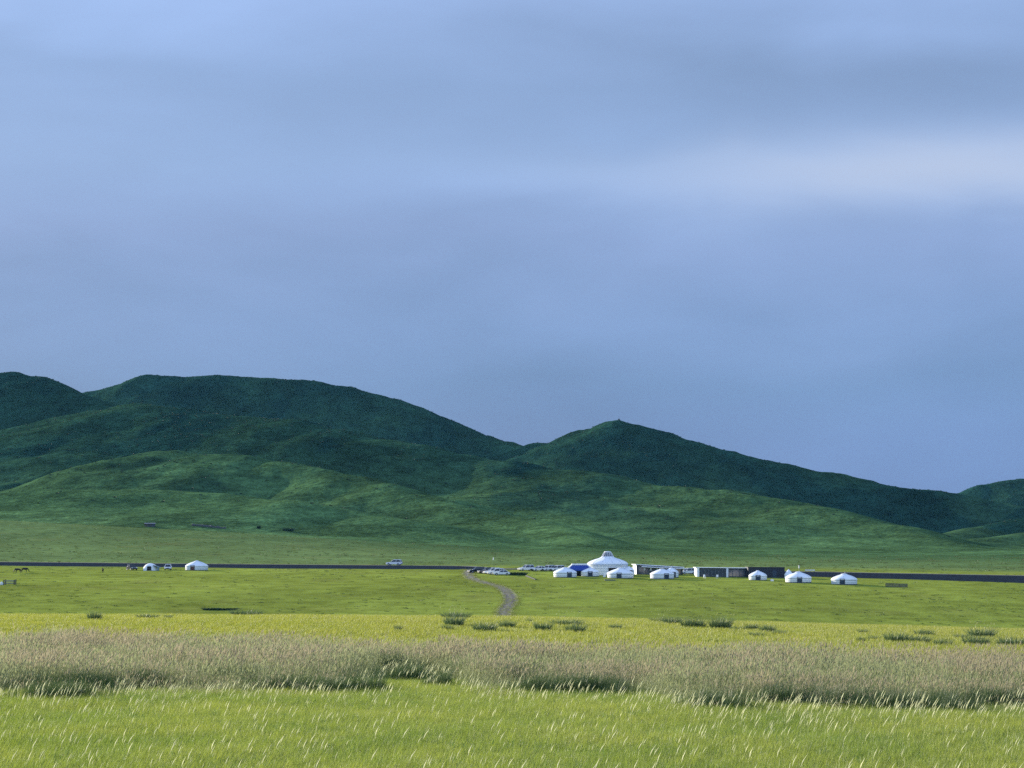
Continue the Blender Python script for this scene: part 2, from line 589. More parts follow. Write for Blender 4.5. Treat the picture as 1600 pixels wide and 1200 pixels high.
def strip(name, offs, zfun, material, kind_label):
    mb = MB(); n = len(road_line); k = len(offs)
    for i in range(n):
        for o in offs:
            p = road_line[i] + nrm[i] * o
            mb.v.append(Vector((p[0], p[1], zfun(i, o, p))))
    for i in range(n - 1):
        for j in range(k - 1):
            mb.f.append((i * k + j, i * k + j + 1, (i + 1) * k + j + 1, (i + 1) * k + j)[::-1])
    ob = mb.build(name, material, smooth=False)
    ob["kind"] = "structure"; ob["label"] = kind_label
    return ob


strip("road_embankment", [-7.2, -4.4, 4.4, 6.4],
      lambda i, o, p: road_top[i] if abs(o) < 5 else gz(p[0], p[1]) - .3, M["gravel"], "dark gravel embankment of the road across the plain")
strip("road", [-3.2, 3.2], lambda i, o, p: road_top[i] + .03, M["asphalt"], "asphalt road across the plain")
strip("road_shoulder", [-4.38, -3.4], lambda i, o, p: road_top[i] + .05, M["shoulder"], "pale gravel shoulder on the far side of the road")

# ------------------------------------------------------------------ dirt track
TP = [(734, 890), (731, 896), (733, 901), (743, 907), (762, 911.5), (779, 916), (791, 923), (799, 934), (797, 943), (789, 951), (786, 958), (790, 964)]
tpts = [at(a, b, 340)[:2] for a, b in TP]
tpts += [(tpts[-1][0] + 3, 335), (tpts[-1][0] - 2, 290), (tpts[-1][0] - 20, 240)]
tl = chaikin(tpts, 3)
tt = np.gradient(tl, axis=0); tt /= np.linalg.norm(tt, axis=1)[:, None]
tn = np.stack([tt[:, 1], -tt[:, 0]], 1)


def track_mat():
    def b(nt, out):
        L = nt.links.new
        geo = N(nt, "ShaderNodeNewGeometry"); at_ = N(nt, "ShaderNodeAttribute", attribute_name="across")
        n1 = N(nt, "ShaderNodeTexNoise"); n1.inputs["Scale"].default_value = .45; n1.inputs["Detail"].default_value = 5
        L(geo.outputs["Position"], n1.inputs["Vector"])
        cr = N(nt, "ShaderNodeValToRGB")
        e = cr.color_ramp.elements
        e[0].position = 0; e[0].color = (.23, .25, .042, 1); e[1].position = 1; e[1].color = (.23, .25, .042, 1)
        for pos, c in [(.12, (.1, .11, .045, 1)), (.24, (.036, .035, .034, 1)), (.38, (.036, .035, .034, 1)), (.5, (.085, .09, .055, 1)), (.62, (.036, .035, .034, 1)), (.76, (.036, .035, .034, 1)), (.88, (.1, .11, .045, 1))]:
            q = e.new(pos); q.color = c
        ad = N(nt, "ShaderNodeMath", operation="MULTIPLY_ADD"); ad.inputs[1].default_value = .34
        sb = N(nt, "ShaderNodeMath", operation="SUBTRACT"); sb.inputs[1].default_value = .5
        L(n1.outputs[0], sb.inputs[0]); L(sb.outputs[0], ad.inputs[0]); L(at_.outputs["Fac"], ad.inputs[2]); L(ad.outputs[0], cr.inputs[0])
        p = N(nt, "ShaderNodeBsdfPrincipled"); p.inputs["Roughness"].default_value = .95
        L(cr.outputs[0], p.inputs["Base Color"])
        L(p.outputs[0], out.inputs[0])
    return mat("dirt_track", b)


mb = MB(); across = []
wob = 1 + .22 * fbm(np.arange(len(tl)) / 4.0, np.zeros(len(tl)), 3, 5)
offs = np.linspace(-1.7, 1.7, 13)
for i in range(len(tl)):
    for o in offs:
        p = tl[i] + tn[i] * o * wob[i]
        rut = .025 if abs(abs(o) - .6) > .25 else .008
        mb.v.append(Vector((p[0], p[1], gz(p[0], p[1]) + rut))); across.append((o + 1.7) / 3.4)
kk = len(offs)
for i in range(len(tl) - 1):
    for j in range(kk - 1):
        mb.f.append((i * kk + j, i * kk + j + 1, (i + 1) * kk + j + 1, (i + 1) * kk + j))
track = mb.build("dirt_track", track_mat(), smooth=True)
a_ = track.data.attributes.new("across", "FLOAT", "POINT"); a_.data.foreach_set("value", across)
track["kind"] = "structure"; track["label"] = "winding grey dirt track across the green plain"


# ------------------------------------------------------------------ gers
def door_part(t, r, ang, w, h, dm, z0=.05):
    """a door set in a round wall; ang 0 = facing the viewer, + = towards the right"""
    a = -math.pi / 2 + ang
    rad = Matrix.Rotation(a, 4, "Z")
    d = MB().box((r - .02, 0, z0 + h / 2), (.12, w, h), mtx=rad).build("door", dm, t)
    fr = MB()
    for s in (-1, 1):
        fr.box((r - .01, s * (w / 2 + .06), z0 + h / 2), (.2, .12, h + .04), mtx=rad)
    fr.box((r - .01, 0, z0 + h + .08), (.2, w + .24, .12), mtx=rad)
    fr.build("door_frame", M["door_trim"], d)
    MB().box((r + .06, w * .35, z0 + h * .5), (.05, .05, .14), mtx=rad).build("handle", M["metal"], d)
    return d


def make_ger(px, py, width_px, label, door_off=-.25, dm="door_dark", Y=None, wall_h=1.38, roof_h=1.05, crown=.78, yoff=0, pipe=True, group="white felt gers on the steppe"):
    p = at(px, py, 400)
    if Y:
        p = Vector((tx(px, py) * Y, Y, 0)); p.z = gz(p.x, p.y)
    r = width_px / 2 / F * p.y
    p = Vector((p.x, p.y + r, 0))
    zz = [gz(p.x + r * math.cos(a), p.y + r * math.sin(a)) for a in np.linspace(0, 6.28, 9)]
    p.z = min(zz) + .25 * (max(zz) - min(zz))
    t = thing("ger", label, "ger", p, random.uniform(-.1, .1) * 0, group)
    MB().lathe([(r * 1.01, -.25), (r * 1.012, .16), (r * .985, .17)], 40).build("skirt", M["skirt"], t, True)
    MB().lathe([(r * .985, .1), (r, .4), (r * 1.005, wall_h * .6), (r, wall_h), (r * .97, wall_h + .02)], 40).build("wall", M["felt"], t, True)
    k = []
    for i in range(9):
        f = i / 8
        rr = r * 1.03 * (1 - f) + crown * f + .12 * math.sin(f * math.pi)
        k.append((rr, wall_h - .1 + .1 * min(1, f * 8) + roof_h * (f ** .93) + .05 * math.sin(f * math.pi)))
    k.insert(0, (r * 1.035, wall_h - .2))
    MB().lathe(k, 40).build("roof", M["canvas"], t, True)
    zt = wall_h + roof_h
    cr = MB().lathe([(crown * 1.08, zt - .08), (crown * 1.06, zt + .04), (crown * .8, zt + .14), (crown * .3, zt + .2), (0.02, zt + .21)], 24).build("crown", M["white"], t, True)
    MB().lathe([(crown * 1.1, zt - .1), (crown * 1.13, zt - .04), (crown * 1.1, zt + .01)], 24).build("crown_rim", M["rope"], cr, True)
    for zz_ in (.36, .72):
        MB().lathe([(r * 1.006, wall_h * zz_ - .035), (r * 1.016, wall_h * zz_), (r * 1.006, wall_h * zz_ + .035)], 40).build("belt", M["rope"], t, True)
    ang = math.asin(max(-.9, min(.9, door_off)))
    door_part(t, r, ang, 1.05, min(1.4, wall_h - .1), M[dm])
    # cover strips laid over the roof
    sp = MB()
    for q in range(6):
        a = q * math.pi / 3 + .3
        sp.tube([(rr * math.cos(a), rr * math.sin(a), z_ + .03) for rr, z_ in k[1:]], .025, 4)
    sp.build("roof_rope", M["rope"], t)
    if pipe:
        MB().lathe([(.07, zt - .1), (.07, zt + .55), (.11, zt + .56), (.11, zt + .64), (.02, zt + .7)], 8, Matrix.Translation((crown * .4, crown * .3, 0))).build("stovepipe", M["metal"], t, True)
    return t


make_ger(304.5, 891.5, 35, "lone white ger with reddish brown door beside a small white car", -.22, "door_red", roof_h=1.25, crown=.55, pipe=False)
make_ger(883.5, 902.6, 36, "low white ger in front of the blue canopy tent", .35, roof_h=1.05)
make_ger(922.5, 901, 28, "small white ger between the blue canopy and the big ger", -.02, wall_h=1.3, roof_h=.85, crown=.5, pipe=False)
make_ger(970.5, 904, 41, "white ger standing in front of the big pointed ger", -.15, roof_h=1.15)
make_ger(983, 901.5, 18, "white ger mostly hidden behind the right side of a ger by the big ger", .2, Y=516, wall_h=1.35, roof_h=.9, crown=.45, pipe=False)
make_ger(1036, 905, 37, "white ger in front of the flat roofed white edged pavilion", .3, roof_h=1.05)
make_ger(1050, 902, 22, "white ger mostly hidden behind another ger by the pavilion", .2, Y=505, wall_h=1.4, roof_h=1.0, crown=.5)
make_ger(1186, 907, 28, "small white ger in front of the plain dark building", -.1, wall_h=1.25, roof_h=1.1, crown=.4, pipe=False)
make_ger(1250.5, 911, 40, "white ger with a smaller white tent behind its left side", -.05, roof_h=1.2)
make_ger(1322.5, 914, 40, "white ger standing farthest right on its own", -.3, roof_h=1.15)


def main_ger(px, py, width_px):
    p = at(px, py, 400)
    r = width_px / 2 / F * p.y
    p = Vector((p.x, p.y + r, 0)); p.z = gz(p.x, p.y - r) - .05
    s = r / 5.4
    t = thing("big_ger", "very large white ger with pointed roof and striped skylight cone", "ger", p)
    wh = 3.0 * s
    MB().lathe([(r * 1.0, -.6), (r * 1.0, wh * .5), (r * .995, wh), (r * .95, wh + .02)], 56).build("wall", M["felt"], t, True)
    MB().lathe([(r * 1.012, -.6), (r * 1.012, .22), (r, .24)], 56).build("skirt", M["skirt"], t, True)
    prof = [(5.46, 2.88), (5.48, 3.1), (5.3, 3.38), (4.85, 3.72), (4.2, 4.02), (3.4, 4.3), (2.6, 4.52), (2.1, 4.7), (1.75, 4.92), (1.56, 5.08)]
    prof = [(a * s, b * s) for a, b in prof]
    MB().lathe(prof, 56).build("roof", M["canvas"], t, True)
    MB().lathe([(5.5 * s, 2.86 * s), (5.54 * s, 2.92 * s), (5.5 * s, 2.98 * s)], 56).build("eave_trim", M["rope"], t, True)
    c = MB().lathe([(1.6 * s, 4.98 * s), (1.24 * s, 5.6 * s), (.92 * s, 6.2 * s)], 40).build("skylight_cone", M["rod"], t, True)
    ribs = MB()
    for q in range(16):
        a = q * math.pi / 8
        ribs.tube([(rr * s * math.cos(a), rr * s * math.sin(a), zz * s) for rr, zz in ((1.63, 4.98), (1.27, 5.6), (.95, 6.2))], .06, 5)
    ribs.build("skylight_rib", M["white"], c)
    MB().lathe([(.86 * s, 6.12 * s), (.93 * s, 6.2 * s), (.92 * s, 6.3 * s), (.7 * s, 6.4 * s), (.02, 6.45 * s)], 32).build("cap", M["white"], t, True)
    for f in (.2, .42, .64, .84):
        MB().lathe([(r * 1.002, wh * f - .03), (r * 1.01, wh * f), (r * 1.002, wh * f + .03)], 56).build("belt", M["rope"], t, True)
    a = -math.pi / 2 + math.asin(.22)
    rad = Matrix.Rotation(a, 4, "Z")
    d = MB().box((r - .08, 0, 1.0), (.3, 2.3, 2.0), mtx=rad).build("entrance", M["opening"], t)
    fr = MB()
    for q in (-1.2, 0, 1.2):
        fr.box((r + .02, q, 1.02), (.3, .1, 2.1), mtx=rad)
    fr.box((r + .02, 0, 2.1), (.34, 2.6, .14), mtx=rad)
    fr.build("entrance_frame", M["door_trim"], d)
    w = MB().box((r - .03, 0, 1.75), (.16, .5, .5), mtx=Matrix.Rotation(-math.pi / 2 + math.asin(.84), 4, "Z")).build("window", M["window"], t)
    MB().box((r - .04, 0, 1.46), (.24, .62, .06), mtx=Matrix.Rotation(-math.pi / 2 + math.asin(.84), 4, "Z")).build("sill", M["white"], w)
    ro = MB()
    for q in range(12):
        a = q * math.pi / 6 + .2
        ro.tube([(rr * math.cos(a), rr * math.sin(a), zz + .04) for rr, zz in prof[1:]], .025, 4)
    ro.build("roof_rope", M["rope"], t)
    return t


main_ger(951, 899.5, 64)


# ------------------------------------------------------------------ tents
def dome_tent(px, py, label):
    p = at(px, py, 400)
    t = thing("dome_tent", label, "tent", p)
    MB().lathe([(2.1, -.1), (2.08, .5), (1.85, 1.1), (1.4, 1.6), (.8, 1.92), (.3, 2.05), (.02, 2.08)], 10).build("canopy", M["felt"], t, True)
    d = MB().box((0, -2.02, .62), (1.1, .14, 1.15)).build("opening", M["opening"], t)
    MB().tube([(-.62, -2.06, 0), (-.6, -2.0, 1.0), (-.25, -1.86, 1.32), (.25, -1.86, 1.32), (.6, -2.0, 1.0), (.62, -2.06, 0)], .05, 6).build("opening_trim", M["awning"], d)
    aw = MB().hexa([(1.0, -1.7, 1.55), (2.9, -1.9, .85), (2.9, 1.0, .85), (1.0, 1.0, 1.55)], [(1.0, -1.7, 1.59), (2.9, -1.9, .89), (2.9, 1.0, .89), (1.0, 1.0, 1.59)]).build("awning", M["awning"], t)
    for yy in (-1.85, .95):
        MB().tube([(2.85, yy, -.1), (2.85, yy, .87)], .03).build("awning_pole", M["metal"], aw)
    MB().hexa([(2.2, -1.7, 0), (2.85, -1.7, 0), (2.85, -1.65, 0), (2.2, -1.65, 0)], [(2.2, -1.7, 1.1), (2.85, -1.7, .86), (2.85, -1.65, .86), (2.2, -1.65, 1.1)]).build("side_flap", M["awning"], t)
    return t


dome_tent(235, 891.5, "white dome tent with grey green awning beside the dark vehicle")


def blue_canopy(px, py, Y):
    p = Vector((tx(px, py) * Y, Y, 0)); p.z = gz(p.x, p.y)
    t = thing("canopy_tent", "blue roofed canopy tent with white ridge behind low white ger", "tent", p, R(4))
    w, d, h = 3.45, 1.9, 1.75
    MB().add([(-w, -d, h), (w, -d, h), (w, d, h), (-w, d, h), (-1.9, -.3, 3.0), (1.9, -.3, 3.0), (1.9, .3, 3.0), (-1.9, .3, 3.0)],
             [(0, 1, 5, 4), (1, 2, 6, 5), (2, 3, 7, 6), (3, 0, 4, 7), (4, 5, 6, 7)]).build("roof", M["blue"], t)
    MB().add([(-w, -d, h), (w, -d, h), (w, d, h), (-w, d, h), (-w, -d, h - .35), (w, -d, h - .35), (w, d, h - .35), (-w, d, h - .35)],
             [(4, 5, 1, 0), (5, 6, 2, 1), (6, 7, 3, 2), (7, 4, 0, 3)]).build("valance", M["blue"], t)
    rb = MB().box((0, 0, 3.1), (4.1, 1.0, .4)).build("ridge_cover", M["white"], t)
    for s in (-1, 1):
        for q in (-1, 1):
            MB().tube([(s * 1.95, q * .35, 3.03), (s * (w + .02), q * (d + .02), h + .03)], .15, 5).build("hip_trim", M["white"], t)
    for sx in (-1, 1):
        for sy in (-1, 1):
            MB().tube([(sx * (w - .08), sy * (d - .08), -.3), (sx * (w - .08), sy * (d - .08), h)], .06).build("leg", M["white"], t)
    MB().box((-.6, d - .2, .7), (4.6, .06, 1.7)).build("back_curtain", M["dark_wall"], t)


blue_canopy(905.5, 899, 510.5)


def small_tipi(px, py, Y):
    p = Vector((tx(px, py) * Y, Y, 0)); p.z = gz(p.x, p.y)
    t = thing("bell_tent", "small white bell tent behind the left side of a ger", "tent", p)
    MB().lathe([(1.15, -.1), (1.15, .9), (1.22, .95), (.7, 1.7), (.12, 2.35), (.02, 2.4)], 12).build("canopy", M["felt"], t, True)
    MB().tube([(0, 0, 2.3), (.05, 0, 2.75)], .04).build("pole", M["wood"], t)
    MB().box((0, -1.13, .45), (.5, .1, .85)).build("opening", M["opening"], t)


small_tipi(1232.5, 904, 507)


# ------------------------------------------------------------------ buildings
def pavilion(px0, px1, py, Y, label, hl, hr, depth, yaw, kind):
    xl, xr = tx(px0, py) * Y, tx(px1, py) * Y
    cx = (xl + xr) / 2
    L = (xr - xl) / math.cos(yaw)
    if kind == "edge":
        L -= depth * math.sin(abs(yaw)) / math.cos(yaw) * .9
    z = min(gz(cx + s * L / 2, Y + q) for s in (-1, 0, 1) for q in (-2, 3))
    t = thing("pavilion" if kind != "plain" else "dark_building", label, "building", (cx, Y, z), yaw)
    a, b, d = -L / 2, L / 2, depth / 2
    zt = {-1: hl, 1: hr}
    wall = MB().hexa([(a, -d, -.6), (b, -d, -.6), (b, d, -.6), (a, d, -.6)], [(a, -d, hl), (b, -d, hr), (b, d, hr), (a, d, hl)])
    wall.build("wall", M["dark_wall"], t)
    o = .35 if kind != "plain" else .12
    th = .2 if kind != "plain" else .14
    roof = MB().hexa([(a - o, -d - o, hl + .01), (b + o, -d - o, hr + .01), (b + o, d + o, hr + .01), (a - o, d + o, hl + .01)],
                     [(a - o, -d - o, hl + th), (b + o, -d - o, hr + th), (b + o, d + o, hr + th), (a - o, d + o, hl + th)])
    rf = roof.build("roof", M["white"] if kind != "plain" else M["dark_roof"], t)
    if kind == "plain":
        wdw = 7
        for i in range(wdw + 1):
            x = a + .1 + (L - .2) * i / wdw
            MB().box((x, -d - .02, (hl - .25) / 2), (.08, .05, hl - .3)).build("batten", M["dark_roof"], t)
        dr = MB().box((a + L * .72, -d - .02, 1.0), (1.0, .07, 2.0)).build("door", M["door_dark"], t)
        MB().box((a + L * .72 + .35, -d - .07, 1.0), (.05, .06, .16)).build("handle", M["metal"], dr)
        return t
    MB().box((a - .03, 0, hl * .42), (.07, depth - .1, hl * 1.05)).build("end_wall", M["white"], t)
    nb = 7 if kind == "long" else 6
    for i in range(nb):
        x0 = a + .35 + (L - .7) * i / nb; x1 = a + .35 + (L - .7) * (i + 1) / nb
        h = hl + (hr - hl) * ((i + .5) / nb)
        wv = MB().box(((x0 + x1) / 2, -d - .01, h * .47), (x1 - x0 - .18, .06, h * .72)).build("window", M["window"], t)
        f = MB()
        for q in (x0 + .06, (x0 + x1) / 2, x1 - .06):
            f.box((q, -d - .02, h * .47), (.05, .09, h * .74))
        for q in (h * .1, h * .84):
            f.box(((x0 + x1) / 2, -d - .02, q), (x1 - x0 - .1, .1, .06))
        f.build("frame", M["metal"], wv)
    posts = [0, 3.5 / 6] if kind == "long" else [.16, .3, .44]
    for q in posts:
        x = a + .1 + (L - .2) * q
        h = hl + (hr - hl) * q
        if kind == "long":
            MB().box((x + .2, -d - .22, h / 2 - .2), (.55, .24, h + .35)).build("pillar", M["white"], t)
        else:
            MB().box((x, -d - .14, h * .62), (.42, .1, .75)).build("panel", M["white"], t)
    if kind == "edge":
        MB().hexa([(a + 1.2, -d - 1.3, hl * .78), (b + .6, -d - 1.3, hr * .8), (b + .6, -d - .1, hr * .82), (a + 1.2, -d - .1, hl * .8)],
                  [(a + 1.2, -d - 1.3, hl * .78 + .2), (b + .6, -d - 1.3, hr * .8 + .2), (b + .6, -d - .1, hr * .82 + .2), (a + 1.2, -d - .1, hl * .8 + .2)]).build("canopy", M["white"], t)
        for q in (a + 1.4, b + .4):
            MB().tube([(q, -d - 1.2, -.4), (q, -d - 1.2, hr * .8)], .05).build("canopy_post", M["metal"], t)
    return t


pavilion(990, 1066, 898, 528, "flat roofed pavilion with white fascia behind a pair of gers", 2.75, 1.95, 5, R(8), "edge")
pavilion(1087, 1166, 903, 516, "long dark glazed pavilion with white roof edge and white pillars", 2.5, 2.35, 5, R(2), "long")
pavilion(1167, 1224, 904, 513, "plain dark flat building behind the small ger", 2.75, 2.7, 5, R(1), "plain")


# ------------------------------------------------------------------ vehicles
def make_car(loc, yaw, label, paint="car_white", style="suv", group="cars parked at the ger camp", name="parked_car"):
    t = thing(name, label, "car", loc, yaw, group)
    L, W = (4.7, 1.88) if style == "suv" else (4.6, 1.78)
    H = 1.72 if style == "suv" else 1.46
    hx = L / 2
    belt = .98 if style == "suv" else .88
    # lower body: side outline lofted over the width with rounded shoulders
    out = [(-hx, .42), (-hx + .02, .8), (-hx + .12, belt), (hx * .28, belt), (hx * .82, belt - .12), (hx - .03, .74), (hx, .42), (hx - .1, .3), (-hx + .1, .3)]
    mbd = MB(); ny = [(-W / 2 + .02, .96), (-W / 2, 1), (W / 2, 1), (W / 2 - .02, .96)]
    vs = []
    for yy, sc in ((-W / 2 + .12, .985), (-W / 2, .96), (W / 2, .96), (W / 2 - .12, .985)):
        pass
    secs = [(-W / 2, .965), (-W / 2 + .1, 1.0), (W / 2 - .1, 1.0), (W / 2, .965)]
    n = len(out)
    for yy, sc in secs:
        for x, z in out:
            vs.append((x * sc, yy, .62 + (z - .62) * (1.0 if sc == 1 else .93)))
    fs = []
    for i in range(3):
        for k in range(n):
            k2 = (k + 1) % n
            fs.append((i * n + k, i * n + k2, (i + 1) * n + k2, (i + 1) * n + k))
    fs.append(tuple(range(n))); fs.append(tuple(reversed(range(3 * n, 4 * n))))
    mbd.add(vs, fs)
    body = mbd.build("body", M[paint], t, True)
    # cabin: glasshouse block and roof
    rear = -hx + (.12 if style == "suv" else .5)
    cb = [(rear, belt - .01), (hx * .36, belt - .01), (hx * .04, H - .08), (rear + (.28 if style == "suv" else .62), H - .08)]
    wi, wo = W / 2 - .08, W / 2 - .22
    MB().hexa([(cb[0][0], -wi, cb[0][1]), (cb[1][0], -wi, cb[1][1]), (cb[1][0], wi, cb[1][1]), (cb[0][0], wi, cb[0][1])],
              [(cb[3][0], -wo, cb[3][1]), (cb[2][0], -wo, cb[2][1]), (cb[2][0], wo, cb[2][1]), (cb[3][0], wo, cb[3][1])]).build("windows", M["glass"], t)
    MB().hexa([(cb[3][0] - .06, -wo - .02, H - .09), (cb[2][0] + .06, -wo - .02, H - .09), (cb[2][0] + .06, wo + .02, H - .09), (cb[3][0] - .06, wo + .02, H - .09)],
              [(cb[3][0] + .1, -wo + .1, H), (cb[2][0] - .1, -wo + .1, H), (cb[2][0] - .1, wo - .1, H), (cb[3][0] + .1, wo - .1, H)]).build("roof", M[paint], t)
    for s in (-1, 1):
        for f0, f1 in ((0, 0), (1, 1), (.5, .48)):
            xa = cb[0][0] + (cb[1][0] - cb[0][0]) * f0; xb = cb[3][0] + (cb[2][0] - cb[3][0]) * f1
            MB().tube([(xa, s * (wi + .005), belt - .02), (xb, s * (wo + .005), H - .06)], .045, 5).build("pillar", M[paint], t)
    for sx in (-1, 1):
        for sy in (-1, 1):
            T = Matrix.Translation((sx * (hx - .88), sy * (W / 2 - .1), .35)) @ Matrix.Rotation(R(90), 4, "X")
            wv = MB().lathe([(.2, -.11), (.31, -.12), (.35, -.07), (.35, .07), (.31, .12), (.2, .11)], 18, T).build("wheel", M["tyre"], t, True)
            MB().lathe([(.02, -.115), (.2, -.125), (.22, -.09), (.22, .09), (.2, .125), (.02, .115)], 12, T).build("rim", M["rim"], wv, True)
    for s in (-1, 1):
        MB().box((hx - .12, s * (W / 2 - .3), .74), (.2, .38, .15)).build("headlight", M["lamp"], t)
        MB().box((-hx + .08, s * (W / 2 - .2), .84), (.16, .22, .26)).build("taillight", M["tail"], t)
        MB().box((hx * .3, s * (W / 2 + .08), belt + .06), (.14, .2, .14)).build("mirror", M[paint], t)
    MB().box((hx - .03, 0, .45), (.1, W - .2, .2)).build("front_bumper", M["plastic"], t)
    MB().box((-hx + .03, 0, .45), (.1, W - .2, .2)).build("rear_bumper", M["plastic"], t)
    MB().box((hx - .03, 0, .66), (.08, .7, .14)).build("grille", M["plastic"], t)
    return t


def park(px, py, yaw, label, **k):
    Y = k.pop("Y", None)
    p = at(px, py, 400)
    if Y:
        p = Vector((tx(px, py) * Y, Y, 0))
    p.z = gz(p.x, p.y) - .03
    return make_car(p, R(yaw), label, **k)


park(744, 895.2, 205, "dark off road vehicle at the head of the dirt track", paint="car_dark")
park(760, 896.0, 200, "second dark vehicle parked between the dark one and white cars", paint="car_dark")
park(769, 896.9, 196, "white car wedged behind two other white cars near the track", paint="car_white")
park(775, 897.7, 193, "white car directly behind the front white saloon", paint="car_white")
park(783.5, 898.8, 186, "white saloon side on, nearest of the row by the track", style="saloon")
park(822, 893.5, 207, "white car at the left end of the row by the road", paint="car_white", Y=548)
park(841.5, 893.2, 212, "white saloon second in the row by the road", paint="car_white", style="saloon", Y=548)
park(856, 893, 222, "white van like car third in the row by the road", paint="car_white", Y=549)
park(870.5, 893, 215, "white car half hidden behind the low ger and blue canopy", paint="car_white", Y=549)
park(206, 891, 300, "dark grey off road vehicle parked left of the dome tent", paint="car_dark", group="cars by the lone ger")
park(262.5, 890.8, 278, "small white car seen end on between tent and lone ger", paint="car_white", group="cars by the lone ger")
park(988, 897, 215, "white car between the big ger and the white edged pavilion", paint="car_white", Y=533)
park(1074, 896.5, 205, "white car parked between the two pavilions", paint="car_white", Y=534)
# the car on the road
i = int(np.argmin(np.abs(800 + F * road_line[:, 0] / road_line[:, 1] * .997 - 614)))
c = road_line[i] + nrm[i] * (-.9)
ang = math.atan2(-tan[i][1], -tan[i][0])
make_car((c[0], c[1], road_top[i] + .03), ang, "white car driving along the raised road", style="suv", group=None, name="white_car")


# ------------------------------------------------------------------ small camp things
def posts_fence(pts, h, label, name="rail_fence", rails=2, mat_="wood", cat="fence"):
    P = [Vector(p) for p in pts]
    t = thing(name, label, cat, P[0])
    for p in P:
        q = p - P[0]
        MB().box(q + Vector((0, 0, h / 2 - .1)), (.12, .12, h + .2)).build("post", M[mat_], t)
    for a, b in zip(P[:-1], P[1:]):
        for k in range(rails):
            z = h * (.9 - k * .75 / max(1, rails))
            MB().tube([a - P[0] + Vector((0, 0, z)), b - P[0] + Vector((0, 0, z))], .06, 5).build("rail", M[mat_], t)
    return t


# small pen at far left
p = at(14, 914, 380)
w = 8.0 * p.y / F
pen = thing("livestock_pen", "small pen of grey rails and dark posts on the plain", "pen", p)
for sx in (-1, 1):
    for sy in (0, 1):
        q = Vector((sx * w, sy * 1.6, 0)); q.z = gz(p.x + q.x, p.y + q.y) - p.z
        MB().box(q + Vector((0, 0, .6)), (.22, .22, 1.3)).build("post", M["plastic"], pen)
for z in (.35, .7, 1.05):
    for sy in (0, 1):
        dz = gz(p.x, p.y + sy * 1.6) - p.z
        MB().tube([(-w, sy * 1.6, z + dz), (w, sy * 1.6, z + dz)], .05, 5).build("rail", M["metal"], pen)
    for sx in (-1, 1):
        MB().tube([(sx * w, 0, z), (sx * w, 1.6, z)], .05, 5).build("rail", M["metal"], pen)
q = at(7, 913, 380)
q = Vector((p.x - w - .45, p.y - .4, 0)); q.z = gz(q.x, q.y)
tag(MB().lathe([(.02, -.05), (.38, .0), (.46, .25), (.4, .55), (.2, .72), (.1, .78), (.14, .86), (.02, .88)], 12).build("sack", M["sack"], None, True, q), "white sack standing against the left post of the pen", "sack")


# horses
def horse(loc, yaw, label, scale=1.0, grazing=True, name="horse", cat="horse", group=None):
    t = thing(name, label, cat, loc, yaw, group)
    hd = [(.95, 0, .9), (1.18, 0, .5), (1.32, 0, .26)] if grazing else [(.86, 0, 1.42), (1.08, 0, 1.58), (1.3, 0, 1.42)]
    V = [(-.55, 0, 1.1), (-.15, 0, 1.05), (.3, 0, 1.06), (.6, 0, 1.14)]
    rad = [.27, .29, .29, .22]
    E = [(0, 1), (1, 2), (2, 3)]
    pr = 3
    for k, h in enumerate(hd):
        V.append(h); rad.append([.15, .12, .075][k]); E.append((pr, len(V) - 1)); pr = len(V) - 1
    for s in (-1, 1):
        b = len(V)
        V += [(.48, s * .15, .8), (.5, s * .15, .46), (.46, s * .15, .12), (.52, s * .15, .03)]; rad += [.12, .065, .045, .06]
        E += [(2, b), (b, b + 1), (b + 1, b + 2), (b + 2, b + 3)]
        b = len(V)
        V += [(-.58, s * .16, .85), (-.52, s * .16, .66), (-.68, s * .16, .42), (-.64, s * .16, .12), (-.58, s * .16, .03)]; rad += [.17, .12, .06, .045, .06]
        E += [(0, b), (b, b + 1), (b + 1, b + 2), (b + 2, b + 3), (b + 3, b + 4)]
    me = bpy.data.meshes.new("body"); me.from_pydata([tuple(c * scale for c in v) for v in V], E, [])
    me.materials.append(M["horse"])
    o = bpy.data.objects.new("body", me); COL.objects.link(o); o.parent = t
    sk = o.modifiers.new("skin", "SKIN"); sk.use_smooth_shade = True
    for i_, sv in enumerate(me.skin_vertices[0].data):
        sv.radius = (rad[i_] * scale, rad[i_] * scale); sv.use_root = (i_ == 1)
    sub = o.modifiers.new("sub", "SUBSURF"); sub.levels = sub.render_levels = 1
    MB().tube([(-.78 * scale, 0, 1.18 * scale), (-.92 * scale, 0, .95 * scale), (-.94 * scale, 0, .4 * scale)], [.05 * scale, .09 * scale, .03 * scale], 6).build("tail", M["mane"], t, True)
    a, b = V[3], hd[0]
    MB().tube([(a[0] * scale, 0, (a[2] + .2) * scale), ((a[0] + b[0]) / 2 * scale, 0, ((a[2] + b[2]) / 2 + .2) * scale), (b[0] * scale + .05, 0, (b[2] + .13) * scale)], .06 * scale, 5).build("mane", M["mane"], t, True)
    for s in (-1, 1):
        m = hd[1]
        MB().lathe([(.045 * scale, 0), (.03 * scale, .08 * scale), (.005, .16 * scale)], 6, Matrix.Translation(((m[0] - .07) * scale, s * .07 * scale, (m[2] + .07) * scale))).build("ear", M["horse"], t, True)
    return t


p = at(28, 895.5, 400); horse(p, R(183), "dark horse grazing with head to the left, beside another", .98, group="dark horses grazing on the plain")
p = at(38, 895.0, 400); horse(p, R(8), "dark horse with rump left, grazing close to the other horse", 1.05, group="dark horses grazing on the plain")
p = at(160.5, 894, 400); horse(p, R(272), "small dark foal seen end on, alone on the plain", .72, False, name="foal", cat="foal")

# dark weeds standing in for a shaded grass bank, and pole by the parked cars (geometry of leaves built below)


